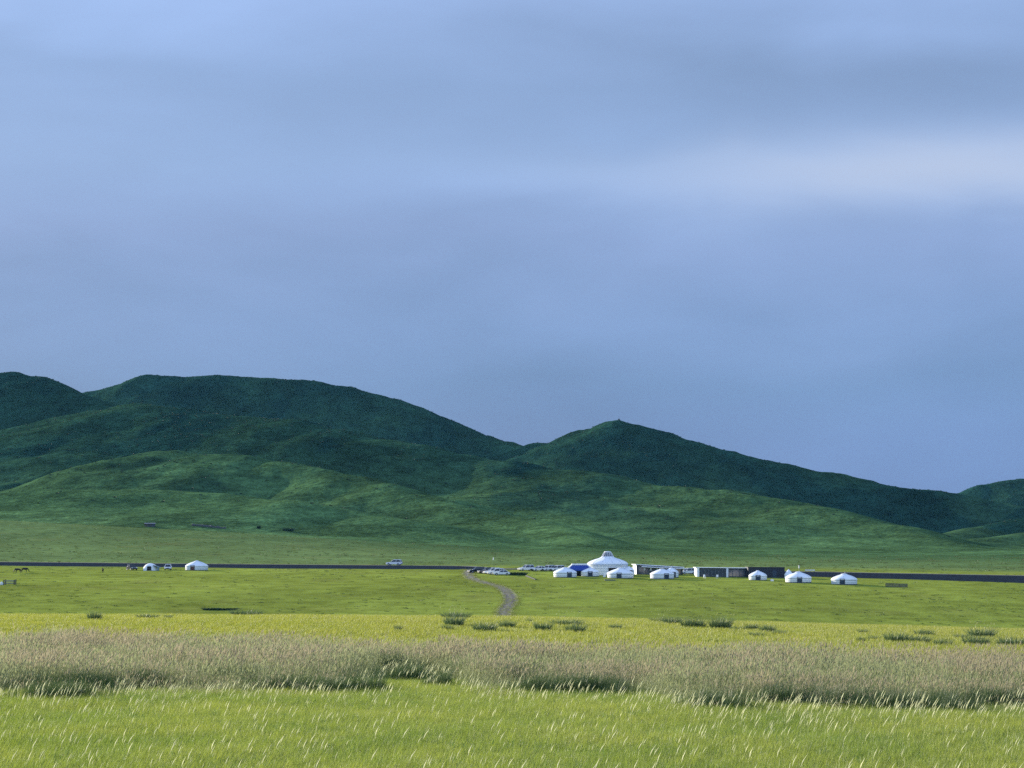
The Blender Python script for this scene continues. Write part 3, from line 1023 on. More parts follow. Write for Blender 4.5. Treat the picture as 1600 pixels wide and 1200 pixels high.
def blades_mesh(name, n, h, rad_, w, lean=(0.0, 0.0), spread=.35, seg=3, hv=.4, seed=0, material=None, tip=True, plume=None, curl=.3):
    """a tuft of blades as one mesh; plume=(chance, length, width) adds feathery heads"""
    r_ = random.Random(seed)
    vs = []; fs = []; tp = []
    for _ in range(n):
        a = r_.uniform(0, 2 * math.pi); rr = rad_ * math.sqrt(r_.random())
        bx, by = rr * math.cos(a), rr * math.sin(a)
        hh_ = h * r_.uniform(1 - hv, 1 + hv * .5)
        ox = (bx / max(rad_, 1e-6)) * spread * hh_ * r_.uniform(.3, 1) + lean[0] * hh_ * r_.uniform(.5, 1.4) + r_.gauss(0, .12) * hh_
        oy = (by / max(rad_, 1e-6)) * spread * hh_ * r_.uniform(.3, 1) + lean[1] * hh_ * r_.uniform(.5, 1.4) + r_.gauss(0, .12) * hh_
        fa = r_.uniform(0, math.pi); wx, wy = math.cos(fa) * w / 2, math.sin(fa) * w / 2
        o = len(vs)
        for k in range(seg + 1):
            t = k / seg
            cx = bx + ox * (t ** (1 + curl * 3)); cy = by + oy * (t ** (1 + curl * 3)); cz = hh_ * (t - .12 * t * t * (abs(ox) + abs(oy)) / hh_)
            ww = (1 - t ** 1.6) if tip else 1
            if k == seg:
                vs.append((cx, cy, cz)); tp.append(1.0)
            else:
                vs += [(cx - wx * ww, cy - wy * ww, cz), (cx + wx * ww, cy + wy * ww, cz)]; tp += [t, t]
        for k in range(seg - 1):
            b = o + 2 * k
            fs.append((b, b + 1, b + 3, b + 2))
        b = o + 2 * (seg - 1)
        fs.append((b, b + 1, b + 2))
        if plume and r_.random() < plume[0]:
            # feathery head continuing the stem: two crossed thin spindles
            tx_, ty_, tz_ = vs[-1]
            dx, dy, dz = ox * 1.2 / hh_, oy * 1.2 / hh_, .9
            l = math.sqrt(dx * dx + dy * dy + dz * dz); pl = plume[1] * r_.uniform(.7, 1.25)
            dx, dy, dz = dx / l * pl, dy / l * pl, dz / l * pl
            pw = plume[2] * r_.uniform(.7, 1.3)
            for fa2 in (fa, fa + 1.57):
                ex, ey = math.cos(fa2) * pw / 2, math.sin(fa2) * pw / 2
                o = len(vs)
                vs += [(tx_ - dx * .15, ty_ - dy * .15, tz_ - dz * .15), (tx_ + dx * .35 - ex, ty_ + dy * .35 - ey, tz_ + dz * .35), (tx_ + dx * .35 + ex, ty_ + dy * .35 + ey, tz_ + dz * .35), (tx_ + dx * 1.05 + lean[0] * pl * .3, ty_ + dy * 1.05, tz_ + dz * .95)]
                tp += [1.4, 1.6, 1.6, 1.8]
                fs += [(o, o + 1, o + 3), (o, o + 3, o + 2)]
    me = bpy.data.meshes.new(name)
    me.from_pydata(vs, [], fs)
    at_ = me.attributes.new("tip", "FLOAT", "POINT"); at_.data.foreach_set("value", [min(1, t) if not plume else (max(0, min(1, (t - .6) / .6))) for t in tp])
    if material:
        me.materials.append(material)
    me.update()
    return me


def scatter(name, pts, rot, scl, tint, meshes, label, cat="grass"):
    """points -> instanced plants, one Blender object"""
    n = len(pts)
    me = bpy.data.meshes.new(name)
    me.vertices.add(n); me.vertices.foreach_set("co", np.asarray(pts, np.float32).ravel())

    def attr(nm, typ, arr, key):
        a = me.attributes.new(nm, typ, "POINT"); a.data.foreach_set(key, arr)
    attr("rot", "FLOAT_VECTOR", np.asarray(rot, np.float32).ravel(), "vector")
    attr("scl", "FLOAT_VECTOR", np.asarray(scl, np.float32).ravel(), "vector")
    attr("tint", "FLOAT", np.asarray(tint, np.float32), "value")
    attr("pick", "INT", rng.integers(0, len(meshes), n).astype(np.int32), "value")
    me.update()
    ob = bpy.data.objects.new(name, me); COL.objects.link(ob)
    nt = bpy.data.node_groups.new(name + "_nodes", "GeometryNodeTree")
    nt.interface.new_socket("Geometry", in_out="INPUT", socket_type="NodeSocketGeometry")
    nt.interface.new_socket("Geometry", in_out="OUTPUT", socket_type="NodeSocketGeometry")
    gi = nt.nodes.new("NodeGroupInput"); go = nt.nodes.new("NodeGroupOutput")
    jn = nt.nodes.new("GeometryNodeJoinGeometry")
    for k, m in enumerate(meshes):
        src = bpy.data.objects.new(m.name, m)
        oi = nt.nodes.new("GeometryNodeObjectInfo"); oi.inputs["Object"].default_value = src; oi.inputs["As Instance"].default_value = True
        nt.links.new(oi.outputs["Geometry"], jn.inputs[0])
    ip = nt.nodes.new("GeometryNodeInstanceOnPoints")
    nt.links.new(gi.outputs[0], ip.inputs["Points"]); nt.links.new(jn.outputs[0], ip.inputs["Instance"])
    ip.inputs["Pick Instance"].default_value = True

    def na(nm, typ):
        a = nt.nodes.new("GeometryNodeInputNamedAttribute"); a.data_type = typ; a.inputs["Name"].default_value = nm
        return a.outputs["Attribute"]
    nt.links.new(na("pick", "INT"), ip.inputs["Instance Index"])
    nt.links.new(na("rot", "FLOAT_VECTOR"), ip.inputs["Rotation"])
    nt.links.new(na("scl", "FLOAT_VECTOR"), ip.inputs["Scale"])
    nt.links.new(ip.outputs[0], go.inputs[0])
    md = ob.modifiers.new("scatter", "NODES"); md.node_group = nt
    tag(ob, label, cat, kind="stuff")
    return ob


def sector(n, y0, y1, umax=.34):
    """n random points, uniform in area, in the viewed wedge"""
    y = np.sqrt(rng.uniform(y0 * y0, y1 * y1, n)); x = rng.uniform(-umax, umax, n) * y
    return x, y


def put(name, x, y, s0, s1, meshes, label, tint=None, rotz=math.pi, sxy=1.0, hz=None):
    n = len(x)
    z = terrain(x, y)[0]
    rot = np.zeros((n, 3)); rot[:, 2] = rng.uniform(-rotz, rotz, n)
    s = rng.uniform(s0, s1, n) * (hz if hz is not None else 1)
    scl = np.stack([s * sxy, s * sxy, s], 1)
    if tint is None:
        tint = .5 * (.5 + fbm(x / 3.5, y / 3.5, 3, 71))
    return scatter(name, np.stack([x, y, z - .015], 1), rot, scl, tint, meshes, label)


G_NEAR = leafy("meadow_blade", (.15, .24, .03), (.36, .39, .06), .5)
G_YEL = leafy("strip_blade", (.23, .275, .034), (.33, .33, .05), .5)
G_SEED = leafy("pale_seed_head", (.4, .42, .12), (.5, .5, .18), .45, grad=(.77, .76, .48))
G_TALL = leafy("tall_grass_blade", (.1, .17, .045), (.22, .25, .08), .45, grad=(.31, .31, .14))
G_MAUVE = leafy("mauve_panicle", (.15, .18, .07), (.25, .21, .11), .45, grad=(.41, .36, .225))
G_OLIVE = leafy("olive_panicle", (.12, .18, .06), (.22, .24, .09), .45, grad=(.36, .385, .19))
G_SEDGE = leafy("dark_sedge", (.045, .08, .022), (.09, .14, .038), .3)
G_TUSS = leafy("plain_tussock", (.045, .075, .014), (.085, .12, .022), .3)

WIND = (.27, -.05)
# --- near meadow
near_tufts = [blades_mesh("meadow_tuft", 20, .19, .12, .006, (.25, 0), .5, 3, .45, 10 + k, G_NEAR) for k in range(5)]
x, y = sector(95000, 25, 50)
fr, bk = belt_edges(x, y)
k = y < fr + 1.5
x, y = x[k], y[k]
put("meadow_grass", x, y, .75, 1.35, near_tufts, "short yellow green meadow grass in the foreground", rotz=.5)
herb = leafy("meadow_herb_leaf", (.06, .15, .03), (.13, .24, .05), .35)
herbs = [blades_mesh("meadow_herb", 22, .2, .16, .018, (.1, 0), .8, 3, .5, 300 + k, herb) for k in range(3)]
x, y = sector(7000, 25, 50)
fr, bk = belt_edges(x, y)
k = (y < fr + 1) & (fbm(x / 1.6, y / 1.6, 3, 61) > .12)
put("meadow_herbs", x[k], y[k], .5, 1.15, herbs, "darker green leafy herbs among the foreground meadow grass")
# --- feather heads leaning in the wind
seed_heads = [blades_mesh("feather_head", 1, .33, .05, .0035, WIND, .05, 4, .3, 40 + k, G_SEED, plume=(1, .155, .0135), curl=.15) for k in range(6)]
x, y = sector(12000, 24, 56)
fr, bk = belt_edges(x, y)
dens = .09 + .34 * np.clip(.5 + fbm(x / 2.2, y / 2.2, 3, 88), 0, 1) ** 2 + .95 * np.exp(-((y - fr + 1.2) / 2.2) ** 2)
k = (rng.random(len(x)) < dens) & (y < fr + 1.2)
x, y = x[k], y[k]
put("feather_grass", x, y, .45, 1.3, seed_heads, "pale feathery seed heads leaning right above the meadow", rotz=.35)
# --- belt of tall mauve grass
tall = [blades_mesh("tall_grass_clump", 24, .54, .22, .009, (.15, 0), .3, 3, .35, 60 + k, G_TALL) for k in range(4)]
pan = [blades_mesh("mauve_grass_clump", 13, .56, .22, .006, (.16, 0), .25, 3, .35, 80 + k, G_MAUVE, plume=(.85, .13, .022)) for k in range(5)]
x, y = sector(46000, 38, 80)
fr, bk = belt_edges(x, y)
gap = fbm(x / 4.0, y / 2.2, 3, 19)
k = (y > fr - 2.6 * rng.random(len(x)) ** 3) & (y < bk) & (gap > -.04 - .55 * rng.random(len(x)))
x, y, fr2 = x[k], y[k], fr[k]
hz = .9 * np.clip(.38 + .62 * sstep(-.5, 5.5, y - fr2) + .3 * fbm(x / 5, y / 4, 3, 29), .3, 1.35)
olive = [blades_mesh("olive_grass_clump", 13, .55, .22, .006, (.16, 0), .25, 3, .35, 95 + k, G_OLIVE, plume=(.7, .11, .018)) for k in range(4)]
tn_ = np.clip(.25 + .55 * fbm(x / 6, y / 5, 3, 33), 0, .6)
put("tall_grass", x[::2], y[::2], .75, 1.2, tall, "belt of tall grass across the middle ground", rotz=.5, hz=hz[::2], tint=tn_[::2])
x2, y2, h2, t2_ = x[1::2], y[1::2], hz[1::2], tn_[1::2]
mv = rng.random(len(x2)) < sstep(-.35, .4, fbm(x2 / 5.5, y2 / 3.5, 3, 53) - .06)
put("mauve_grass", x2[mv], y2[mv], .75, 1.3, pan, "mauve beige flowering heads of the belt of tall grass", rotz=.5, hz=h2[mv], tint=t2_[mv])
put("olive_grass", x2[~mv], y2[~mv], .75, 1.3, olive, "olive flowering heads of the belt of tall grass", rotz=.5, hz=h2[~mv], tint=t2_[~mv])
# --- dark sedge at the front of the belt
sedge = [blades_mesh("sedge_clump", 34, .62, .22, .012, (.12, 0), .35, 3, .35, 100 + k, G_SEDGE) for k in range(4)]
sx, sy = [], []
SED = [(130, 1082, 90, 10), (215, 1078, 40, 8), (300, 1068, 40, 6), (365, 1072, 34, 12), (440, 1086, 70, 10), (510, 1090, 70, 10), (560, 1088, 36, 9),
       (595, 1050, 60, 10), (630, 1066, 60, 7), (685, 1080, 24, 9), (780, 1062, 110, 14), (860, 1090, 90, 12), (920, 1090, 60, 10), (965, 1094, 40, 10),
       (1125, 1116, 60, 12), (1240, 1108, 70, 14), (1320, 1113, 110, 12), (1420, 1118, 110, 9), (1490, 1122, 50, 6), (1570, 1112, 80, 9), (70, 1100, 90, 6)]
for cx_, cy_, w_, h_ in SED:
    p0 = at(cx_, cy_, 25, 110)
    nn = int(w_ * 1.1)
    half = w_ / 2 / F * p0.y * 1.1
    ax = rng.normal(0, .75, nn); ay = np.abs(rng.normal(0, .8, nn)) + .5 * rng.random(nn)
    sx += list(p0.x + ax * half); sy += list(p0.y + .2 + ay * .9)
sx, sy = np.array(sx), np.array(sy)
put("sedge", sx, sy, .4, .9, sedge, "dark green sedge clumps along the front of the tall grass", rotz=1.5)
# --- yellow strip behind the belt
ytuft = [blades_mesh("strip_tuft", 14, .15, .18, .014, (.25, 0), .6, 2, .5, 120 + k, G_YEL) for k in range(3)]
x, y = sector(70000, 58, 120)
fr, bk = belt_edges(x, y)
k = y > bk - 1
put("strip_grass", x[k], y[k], .7, 1.3, ytuft, "short yellow grass behind the belt of tall grass", rotz=.8)
# --- grass creeping into the edges of the track
G_VERGE = leafy("verge_grass", (.16, .2, .035), (.24, .26, .05), .35)
verge = [blades_mesh("verge_tuft", 18, .3, .3, .03, (.1, 0), .5, 2, .5, 180 + k, G_VERGE) for k in range(3)]
ti = rng.integers(0, len(tl), 2300); sd = rng.choice([-1, 1], 2300) * np.where(rng.random(2300) < .9, rng.normal(1.55, .28, 2300), rng.normal(.0, .18, 2300))
vp = tl[ti] + tn[ti] * sd[:, None] + rng.normal(0, .35, (2300, 2))
put("track_verge_grass", vp[:, 0], vp[:, 1], .35, 1.05, verge, "grass tufts creeping over the edges of the dirt track", sxy=1.3)
# --- tussocks on the plain and scrub on the hills
tuss = [blades_mesh("tussock", 30, .3, .45, .06, (.1, 0), .5, 2, .5, 140 + k, G_TUSS) for k in range(3)]
x, y = sector(5200, 365, 640)
k = rng.random(len(x)) < .25 + .75 * sstep(-.1, .4, fbm(x / 40, y / 60, 3, 43))
x, y = x[k], y[k]
d_road = np.min(np.hypot(x[:, None] - tl[None, ::3, 0], y[:, None] - tl[None, ::3, 1]), 1)
d_r2 = np.min(np.hypot(x[:, None] - road_line[None, ::3, 0], y[:, None] - road_line[None, ::3, 1]), 1)
k = (d_road > 3.5) & (d_r2 > 9)
x, y = x[k], y[k]
put("plain_tussocks", x, y, .3, .8, tuss, "small dark tussocks dotted over the green plain", sxy=1.9)
x, y = sector(2600, 610, 1000)
put("upper_tussocks", x, y, .5, 1.3, tuss, "dark tussocks on the slope behind the road", sxy=1.5)
hscrub = [blades_mesh("hill_scrub", 60, .9, .8, .16, (0, 0), .6, 2, .5, 160 + k, M["weed"]) for k in range(3)]
x, y = sector(42000, 1150, 2950)
z_, hm_ = terrain(x, y)
w_ = hm_ * (.12 + .5 * sstep(-.15, .4, fbm(x / 130, y / 170, 4, 37)) + .45 * sstep(60, 150, z_))
k = rng.random(len(x)) < w_
put("hill_scrub", x[k], y[k], .4, 1.05, hscrub, "low dark scrub speckling the hillsides", sxy=1.3)

# ------------------------------------------------------------------ shrubs on the near strip
shrub_meshes = [blades_mesh("shrub", 330, 1.0, .62, .035, (.06, 0), .55, 3, .5, 200 + k, M["bushmat"], curl=.15) for k in range(4)]
pale = leafy("pale_reed", (.3, .34, .14), (.42, .42, .2), .4, grad=(.6, .58, .36))
reed_meshes = [blades_mesh("reeds", 22, 1.3, .6, .01, (.16, 0), .3, 3, .4, 230 + k, pale, plume=(.8, .2, .02)) for k in range(3)]
SH = [  # column, base row, width, height, reeds, label
    (146, 969, 23, 10, 1, "round grey green shrub standing alone at the left of the yellow strip"),
    (229, 967, 34, 6, 0, "low flat shrub beside a tiny one on the left of the strip"),
    (262, 967, 14, 5, 0, "tiny dark shrub just right of a low flat shrub"),
    (384, 961, 48, 8, 0, "long low blue green shrub at the far edge of the strip"),
    (622, 986, 13, 7, 0, "tiny isolated shrub left of the cluster below the track"),
    (712, 966.5, 46, 8, 1, "low dark shrub with tall pale reeds left of the track end"),
    (709, 979, 33, 13, 0, "full green shrub below the one with tall reeds"),
    (699, 985, 18, 7, 0, "small greyish shrub touching the front of a full green one"),
    (757, 987, 38, 11, 0, "wide green shrub straight below the left side of the track"),
    (793, 981, 26, 9, 0, "dark low shrub straight below the end of the track"),
    (827, 973, 12, 4, 0, "tiny shrub right of the end of the track"),
    (848, 986, 29, 11, 0, "rounded green shrub right of the one below the track"),
    (885, 977, 48, 7, 1, "flat shrub with pale reeds standing above rounded shrubs"),
    (900, 988, 32, 10, 0, "bushy green shrub with a small reed top, right of a rounded one"),
    (961, 983, 20, 6, 0, "small dark shrub alone between two larger groups"),
    (1030, 972, 30, 5, 1, "thin leading shrub at the left tip of the long shrub row"),
    (1051, 976, 30, 9, 0, "dark shrub second from the left in the long row"),
    (1084, 981, 40, 12, 0, "big dark shrub in the middle of the long row"),
    (1126, 983, 38, 14, 1, "tallest dark shrub with reeds at the right of the long row"),
    (1156, 985, 26, 5, 0, "flat shrub trailing off the right end of the long row"),
    (1176, 985, 18, 8, 1, "small upright shrub with reeds right of the long row"),
    (1200, 988, 26, 9, 0, "pale topped shrub right of the small upright one"),
    (1218, 992, 22, 5, 0, "flat shrub at the right tip of a short row"),
    (1182, 995, 21, 5, 0, "little shrub in front of a short row"),
    (1349, 990, 16, 4, 0, "tiny flat shrub near the far edge on the right"),
    (1347, 1003, 14, 5, 0, "tiny shrub left of a slightly larger flat one"),
    (1366, 1001, 19, 5, 0, "flat shrub right of a tiny one near the tall grass"),
    (1402, 1004, 36, 12, 1, "bushy shrub with purple grey tops on the right"),
    (1434, 1005, 42, 9, 0, "long green shrub joined to the bushy purple grey one"),
    (1446, 994, 30, 8, 0, "dark shrub behind the long green one"),
    (1475, 1009, 29, 8, 0, "very dark low shrub right of the long green one"),
    (1502, 998, 20, 5, 0, "low shrub left of the reedy shrub at far right"),
    (1535, 997, 42, 12, 1, "wide reedy shrub at the back on the far right"),
    (1528, 1009, 42, 12, 0, "wide shrub in front of the reedy one at far right"),
    (1581, 1010, 46, 11, 0, "dark shrub cut by the right edge of the picture"),
]
for k, (cx_, cy_, w_, h_, rd, lab) in enumerate(SH):
    p = at(cx_, cy_, 60, 116)
    rr = w_ / 2 / F * p.y
    hh_ = max(.16, h_ / F * p.y)
    t = thing("shrub", lab, "shrub", (p.x, p.y + .2, p.z - .02), random.uniform(-.4, .4), "shrubs on the yellow grass strip")
    o = bpy.data.objects.new("foliage", shrub_meshes[k % 4]); COL.objects.link(o); o.parent = t
    o.scale = (rr * 1.4, min(rr, .8) * 1.4, hh_ * 1.35)
    if rd:
        o = bpy.data.objects.new("reeds", reed_meshes[k % 3]); COL.objects.link(o); o.parent = t
        o.scale = (rr / .85, min(rr, .6) / .85, max(.45, hh_ * 1.1))
weed_meshes = [blades_mesh("weed_bank", 420, 1.0, .62, .06, (.05, 0), .4, 2, .4, 260 + k, M["weed"], curl=.1) for k in range(2)]


def weed(px, py, wpx, hpx, label, name="weed_patch", y0=340, cat="weeds", ry=1.2):
    p = at(px, py, y0)
    rr = wpx / 2 / F * p.y
    o = bpy.data.objects.new(name, weed_meshes[len(label) % 2]); COL.objects.link(o)
    o.location = (p.x, p.y + .4, p.z - .05); o.scale = (rr / .85, ry, hpx / F * p.y / .95)
    tag(o, label, cat)
    return o


weed(809, 899, 33, 5.5, "low dark green hedge behind the white saloon", "shade_weeds", 400, "shade_weeds")  # added weeds in place of a bank that is dark only by shade
weed(341, 953.5, 62, 4, "long flat dark weed patch left of the track at the near edge of plain", y0=330)
weed(404, 826, 7, 5, "small dark bush on the hill foot", "bush", 965, "bush", 1.5)
weed(450, 830, 20, 5, "wide dark bush on the hill foot", "bush", 965, "bush", 1.8)

p0, p1 = at(822, 900.5, 400), at(837, 906.5, 400)
d_ = p1 - p0
tag(MB().tube([(0, 0, .14), (d_.x * .5, d_.y * .5, d_.z * .5 + .16), (d_.x, d_.y, d_.z + .14)], [.2, .18, .14], 8).build("log", M["gravel"], None, True, p0), "dark log lying on the grass beyond the shaded bank", "log")


# picnic table, sign board, deck, chairs, crate, posts
def picnic_table(p, label):
    t = thing("picnic_table", label, "table", p, R(15))
    MB().box((0, 0, .76), (1.9, .8, .07)).build("tabletop", M["wood"], t)
    for s in (-1, 1):
        MB().box((0, s * .75, .45), (1.9, .3, .06)).build("seat", M["wood"], t)
        MB().hexa([(s * .7 - .05, -.85, -.1), (s * .7 + .05, -.85, -.1), (s * .7 + .05, .85, -.1), (s * .7 - .05, .85, -.1)], [(s * .7 - .05, -.3, .72), (s * .7 + .05, -.3, .72), (s * .7 + .05, .3, .72), (s * .7 - .05, .3, .72)]).build("leg", M["wood"], t)


picnic_table(at(938.5, 899, 400), "dark wooden picnic table between two gers before the big ger")
p = at(944.5, 902.5, 400)
sg = thing("sign_board", "pale board leaning on a short stand beside the picnic table", "sign board", p, R(-25))
MB().hexa([(-.4, -.1, .15), (.4, -.1, .15), (.4, -.06, .15), (-.4, -.06, .15)], [(-.4, .25, 1.25), (.4, .25, 1.25), (.4, .29, 1.25), (-.4, .29, 1.25)]).build("board", M["sack"], sg)
for s in (-1, 1):
    MB().tube([(s * .35, -.15, -.05), (s * .35, .27, 1.2)], .035).build("leg", M["wood"], sg)
    MB().tube([(s * .35, .75, -.05), (s * .35, .27, 1.2)], .035).build("leg", M["wood"], sg)
p = at(953, 907.2, 400)
dk = thing("wooden_deck", "low dark wooden deck with pale front edge before a ger", "deck", p)
MB().box((0, .9, .12), (2.7, 1.7, .3)).build("platform", M["wood"], dk)
MB().box((0, -.02, .16), (2.7, .08, .14)).build("front_edge", M["awning"], dk)


def garden_chair(p, yaw, label):
    t = thing("garden_chair", label, "chair", p, yaw, "white garden chairs by the long pavilion")
    MB().box((0, 0, .43), (.5, .5, .05)).build("seat", M["white"], t)
    MB().box((0, .24, .72), (.5, .05, .55)).build("backrest", M["white"], t)
    for sx in (-1, 1):
        for sy in (-1, 1):
            MB().box((sx * .22, sy * .22, .2), (.05, .05, .44)).build("leg", M["white"], t)
        MB().box((sx * .25, 0, .64), (.05, .5, .05)).build("armrest", M["white"], t)


garden_chair(at(1101, 903.5, 400), .3, "white garden chair at the left part of the long glazed pavilion")
garden_chair(at(1120.5, 903.8, 400), -.4, "white garden chair near the middle of the long glazed pavilion")
p = at(1206.5, 908, 400)
tb = thing("cool_box", "small white box on the grass right of the small ger", "box", p, .2)
MB().box((0, 0, .2), (.75, .45, .44)).build("body", M["white"], tb)
MB().box((0, 0, .455), (.79, .49, .07)).build("lid", M["sack"], tb)


def marker(px, py, h, label, y0):
    p = at(px, py, y0)
    t = thing("marker_post", label, "post", p, 0, "white marker posts beyond the road")
    MB().lathe([(.16, -.2), (.16, h - .1), (.08, h), (.01, h + .02)], 8).build("post", M["white"], t, True)
    MB().lathe([(.165, h * .7), (.167, h * .8), (.165, h * .85)], 8).build("band", M["tail"], t, True)


marker(771, 875, .9, "white marker post beyond the road above the parked cars", 590)
marker(1248.5, 888, 1.0, "white marker post beyond the road above the ger with a tent", 560)
# guard rail on the far edge of the road
i = int(np.argmin(np.abs(800 + F * road_line[:, 0] / road_line[:, 1] * .997 - 1270)))
g = thing("guard_rail", "short white guard rail on the road edge", "guard rail", (*(road_line[i] + nrm[i] * 4.1), float(road_top[i])), math.atan2(tan[i][1], tan[i][0]))
MB().box((0, 0, .5), (2.8, .08, .3)).build("rail", M["white"], g)
for s in (-1.2, 0, 1.2):
    MB().box((s, .1, .25), (.12, .1, .8)).build("post", M["metal"], g)
# low fence right of the last ger
pts = [at(a, b, 400) for a, b in ((1384, 917), (1395, 917.3), (1406, 917.8), (1418, 918))]
fn = thing("plank_fence", "low dark grey plank fence right of the last ger", "fence", pts[0])
for a, b in zip(pts[:-1], pts[1:]):
    q0, q1 = a - pts[0], b - pts[0]
    for z in (.2, .5, .8):
        MB().hexa([q0 + Vector((0, 0, z - .12)), q1 + Vector((0, 0, z - .12)), q1 + Vector((0, .05, z - .12)), q0 + Vector((0, .05, z - .12))],
                  [q0 + Vector((0, 0, z + .12)), q1 + Vector((0, 0, z + .12)), q1 + Vector((0, .05, z + .12)), q0 + Vector((0, .05, z + .12))]).build("plank", M["stone"], fn)
for a in pts:
    q0 = a - pts[0]
    MB().box(q0 + Vector((0, .1, .4)), (.1, .1, 1.1)).build("post", M["wood"], fn)

# hill foot: shed and ruined stone wall; cairn on the right peak
p = at(234, 823, 965)
sh = thing("shed", "small stone shed with a dark roof at the hill foot", "shed", p, R(8))
MB().box((0, 2, .55), (5.6, 4, 2.1)).build("wall", M["stone"], sh)
MB().hexa([(-3.1, -.4, 1.6), (3.1, -.4, 1.6), (3.1, 4.4, 2.0), (-3.1, 4.4, 2.0)], [(-3.1, -.4, 1.75), (3.1, -.4, 1.75), (3.1, 4.4, 2.15), (-3.1, 4.4, 2.15)]).build("roof", M["rod"], sh)
MB().box((-2, -.03, .7), (1.2, .1, 1.7)).build("door", M["wood"], sh)
MB().box((2, -.03, 1.0), (1.2, .1, .7)).build("window", M["window"], sh)
wl = MB()
a, b = at(300, 821, 965), at(352, 826, 965)
rs = random.Random(5)
for k in range(60):
    f = k / 59
    q = a.lerp(b, f); q.z = gz(q.x, q.y)
    s_ = rs.uniform(.4, 1.0)
    wl.lathe([(.05, -.3), (s_, -.1), (s_ * .9, s_ * .7), (s_ * .4, s_ * 1.1), (.02, s_ * 1.15)], 6, Matrix.Translation(q - a + Vector((rs.uniform(-.5, .5), rs.uniform(-.8, .8), 0))) @ Matrix.Rotation(rs.uniform(0, 3), 4, "Z"))
tag(wl.build("stone_wall", M["stone"], None, False, a), "broken line of dark stones at the hill foot", "stone wall")
px_ = RID3[2][0][7]
Yc = px_[1]
cx_ = tx(967, 657) * Yc
ys_ = np.arange(Yc - 90, Yc + 90, 3.0)
zz_ = terrain(cx_ * ys_ / Yc, ys_)[0]
j = int(np.argmax((zz_ - CAM_H) / ys_))
cx_, Yc = cx_ * ys_[j] / Yc, ys_[j]
cr = thing("cairn", "stone cairn with a pole on the top of the right peak", "cairn", (cx_, Yc, gz(cx_, Yc) - .1))
st = MB()
for lvl in range(5):
    for k in range(9 - lvl * 2 if lvl < 4 else 1):
        a = k * 2 * math.pi / max(1, 9 - lvl * 2); rr = 1.5 * (1 - lvl / 4.5)
        st.lathe([(.05, -.35), (.5, -.1), (.45, .3), (.2, .5), (.02, .52)], 6, Matrix.Translation((rr * math.cos(a), rr * math.sin(a), lvl * .42)) @ Matrix.Rotation(rs.uniform(0, 3), 4, "Z"))
st.build("stones", M["stone"], cr)
MB().tube([(0, 0, 1.5), (.1, 0, 3.6)], .1).build("pole", M["wood"], cr)

# ------------------------------------------------------------------ world: Nishita sky behind a stratus layer
w = bpy.data.worlds.new("World"); scene.world = w; w.use_nodes = True
nt = w.node_tree; nt.nodes.clear(); L = nt.links.new
out = N(nt, "ShaderNodeOutputWorld")
sky = N(nt, "ShaderNodeTexSky"); sky.sky_type = "NISHITA"; sky.sun_disc = False
sky.sun_elevation = SUN_EL; sky.sun_rotation = SUN_AZ % (2 * math.pi)
bg = N(nt, "ShaderNodeBackground"); bg.inputs[1].default_value = .06
L(sky.outputs[0], bg.inputs[0])
tc = N(nt, "ShaderNodeTexCoord")
sep = N(nt, "ShaderNodeSeparateXYZ"); L(tc.outputs["Generated"], sep.inputs[0])


def mth(op, a, b=None, c=None):
    m = N(nt, "ShaderNodeMath", operation=op)
    for i_, v in enumerate((a, b, c)):
        if v is None:
            continue
        if isinstance(v, (int, float)):
            m.inputs[i_].default_value = v
        else:
            L(v, m.inputs[i_])
    return m.outputs[0]


def mrange(v, a, b, c, d, smooth=True):
    m = N(nt, "ShaderNodeMapRange"); m.interpolation_type = "SMOOTHSTEP" if smooth else "LINEAR"
    L(v, m.inputs[0])
    for i_, q in enumerate((a, b, c, d)):
        m.inputs[i_ + 1].default_value = q
    return m.outputs[0]


az = mth("ARCTAN2", sep.outputs[0], sep.outputs[1])
el = mth("ARCSINE", sep.outputs[2])
cv = N(nt, "ShaderNodeCombineXYZ"); L(mth("MULTIPLY", az, 3.2), cv.inputs[0]); L(mth("MULTIPLY", el, 9.0), cv.inputs[1]); cv.inputs[2].default_value = 2.3
n1 = N(nt, "ShaderNodeTexNoise"); n1.inputs["Scale"].default_value = 1.6; n1.inputs["Detail"].default_value = 5; n1.inputs["Roughness"].default_value = .42; n1.inputs["Distortion"].default_value = .5
L(cv.outputs[0], n1.inputs["Vector"])
n2 = N(nt, "ShaderNodeTexNoise"); n2.inputs["Scale"].default_value = 5; n2.inputs["Detail"].default_value = 4; n2.inputs["Roughness"].default_value = .5
L(cv.outputs[0], n2.inputs["Vector"])
# base tone by elevation (cloud layer thins and brightens upwards)
cr = N(nt, "ShaderNodeValToRGB")
e = cr.color_ramp.elements


def lin(c):
    return tuple(((v / 255 + .055) / 1.055) ** 2.4 if v / 255 > .04 else v / 255 / 12.92 for v in c) + (1,)


STOPS = [(0.0, (100, 130, 180)), (.12, (100, 130, 180)), (.2, (104, 134, 184)), (.31, (112, 144, 192)), (.42, (126, 156, 205)), (.56, (141, 167, 215)), (.7, (146, 174, 219)), (.85, (142, 170, 215)), (1.0, (154, 182, 230))]
e[0].position = 0; e[0].color = lin(STOPS[0][1]); e[1].position = 1; e[1].color = lin(STOPS[-1][1])
for p_, c_ in STOPS[1:-1]:
    q = e.new(p_); q.color = lin(c_)
elw = mth("ADD", el, mth("MULTIPLY", mth("SUBTRACT", n1.outputs[0], .5), .05))
L(mrange(elw, 0, R(16.5), 0, 1, False), cr.inputs[0])


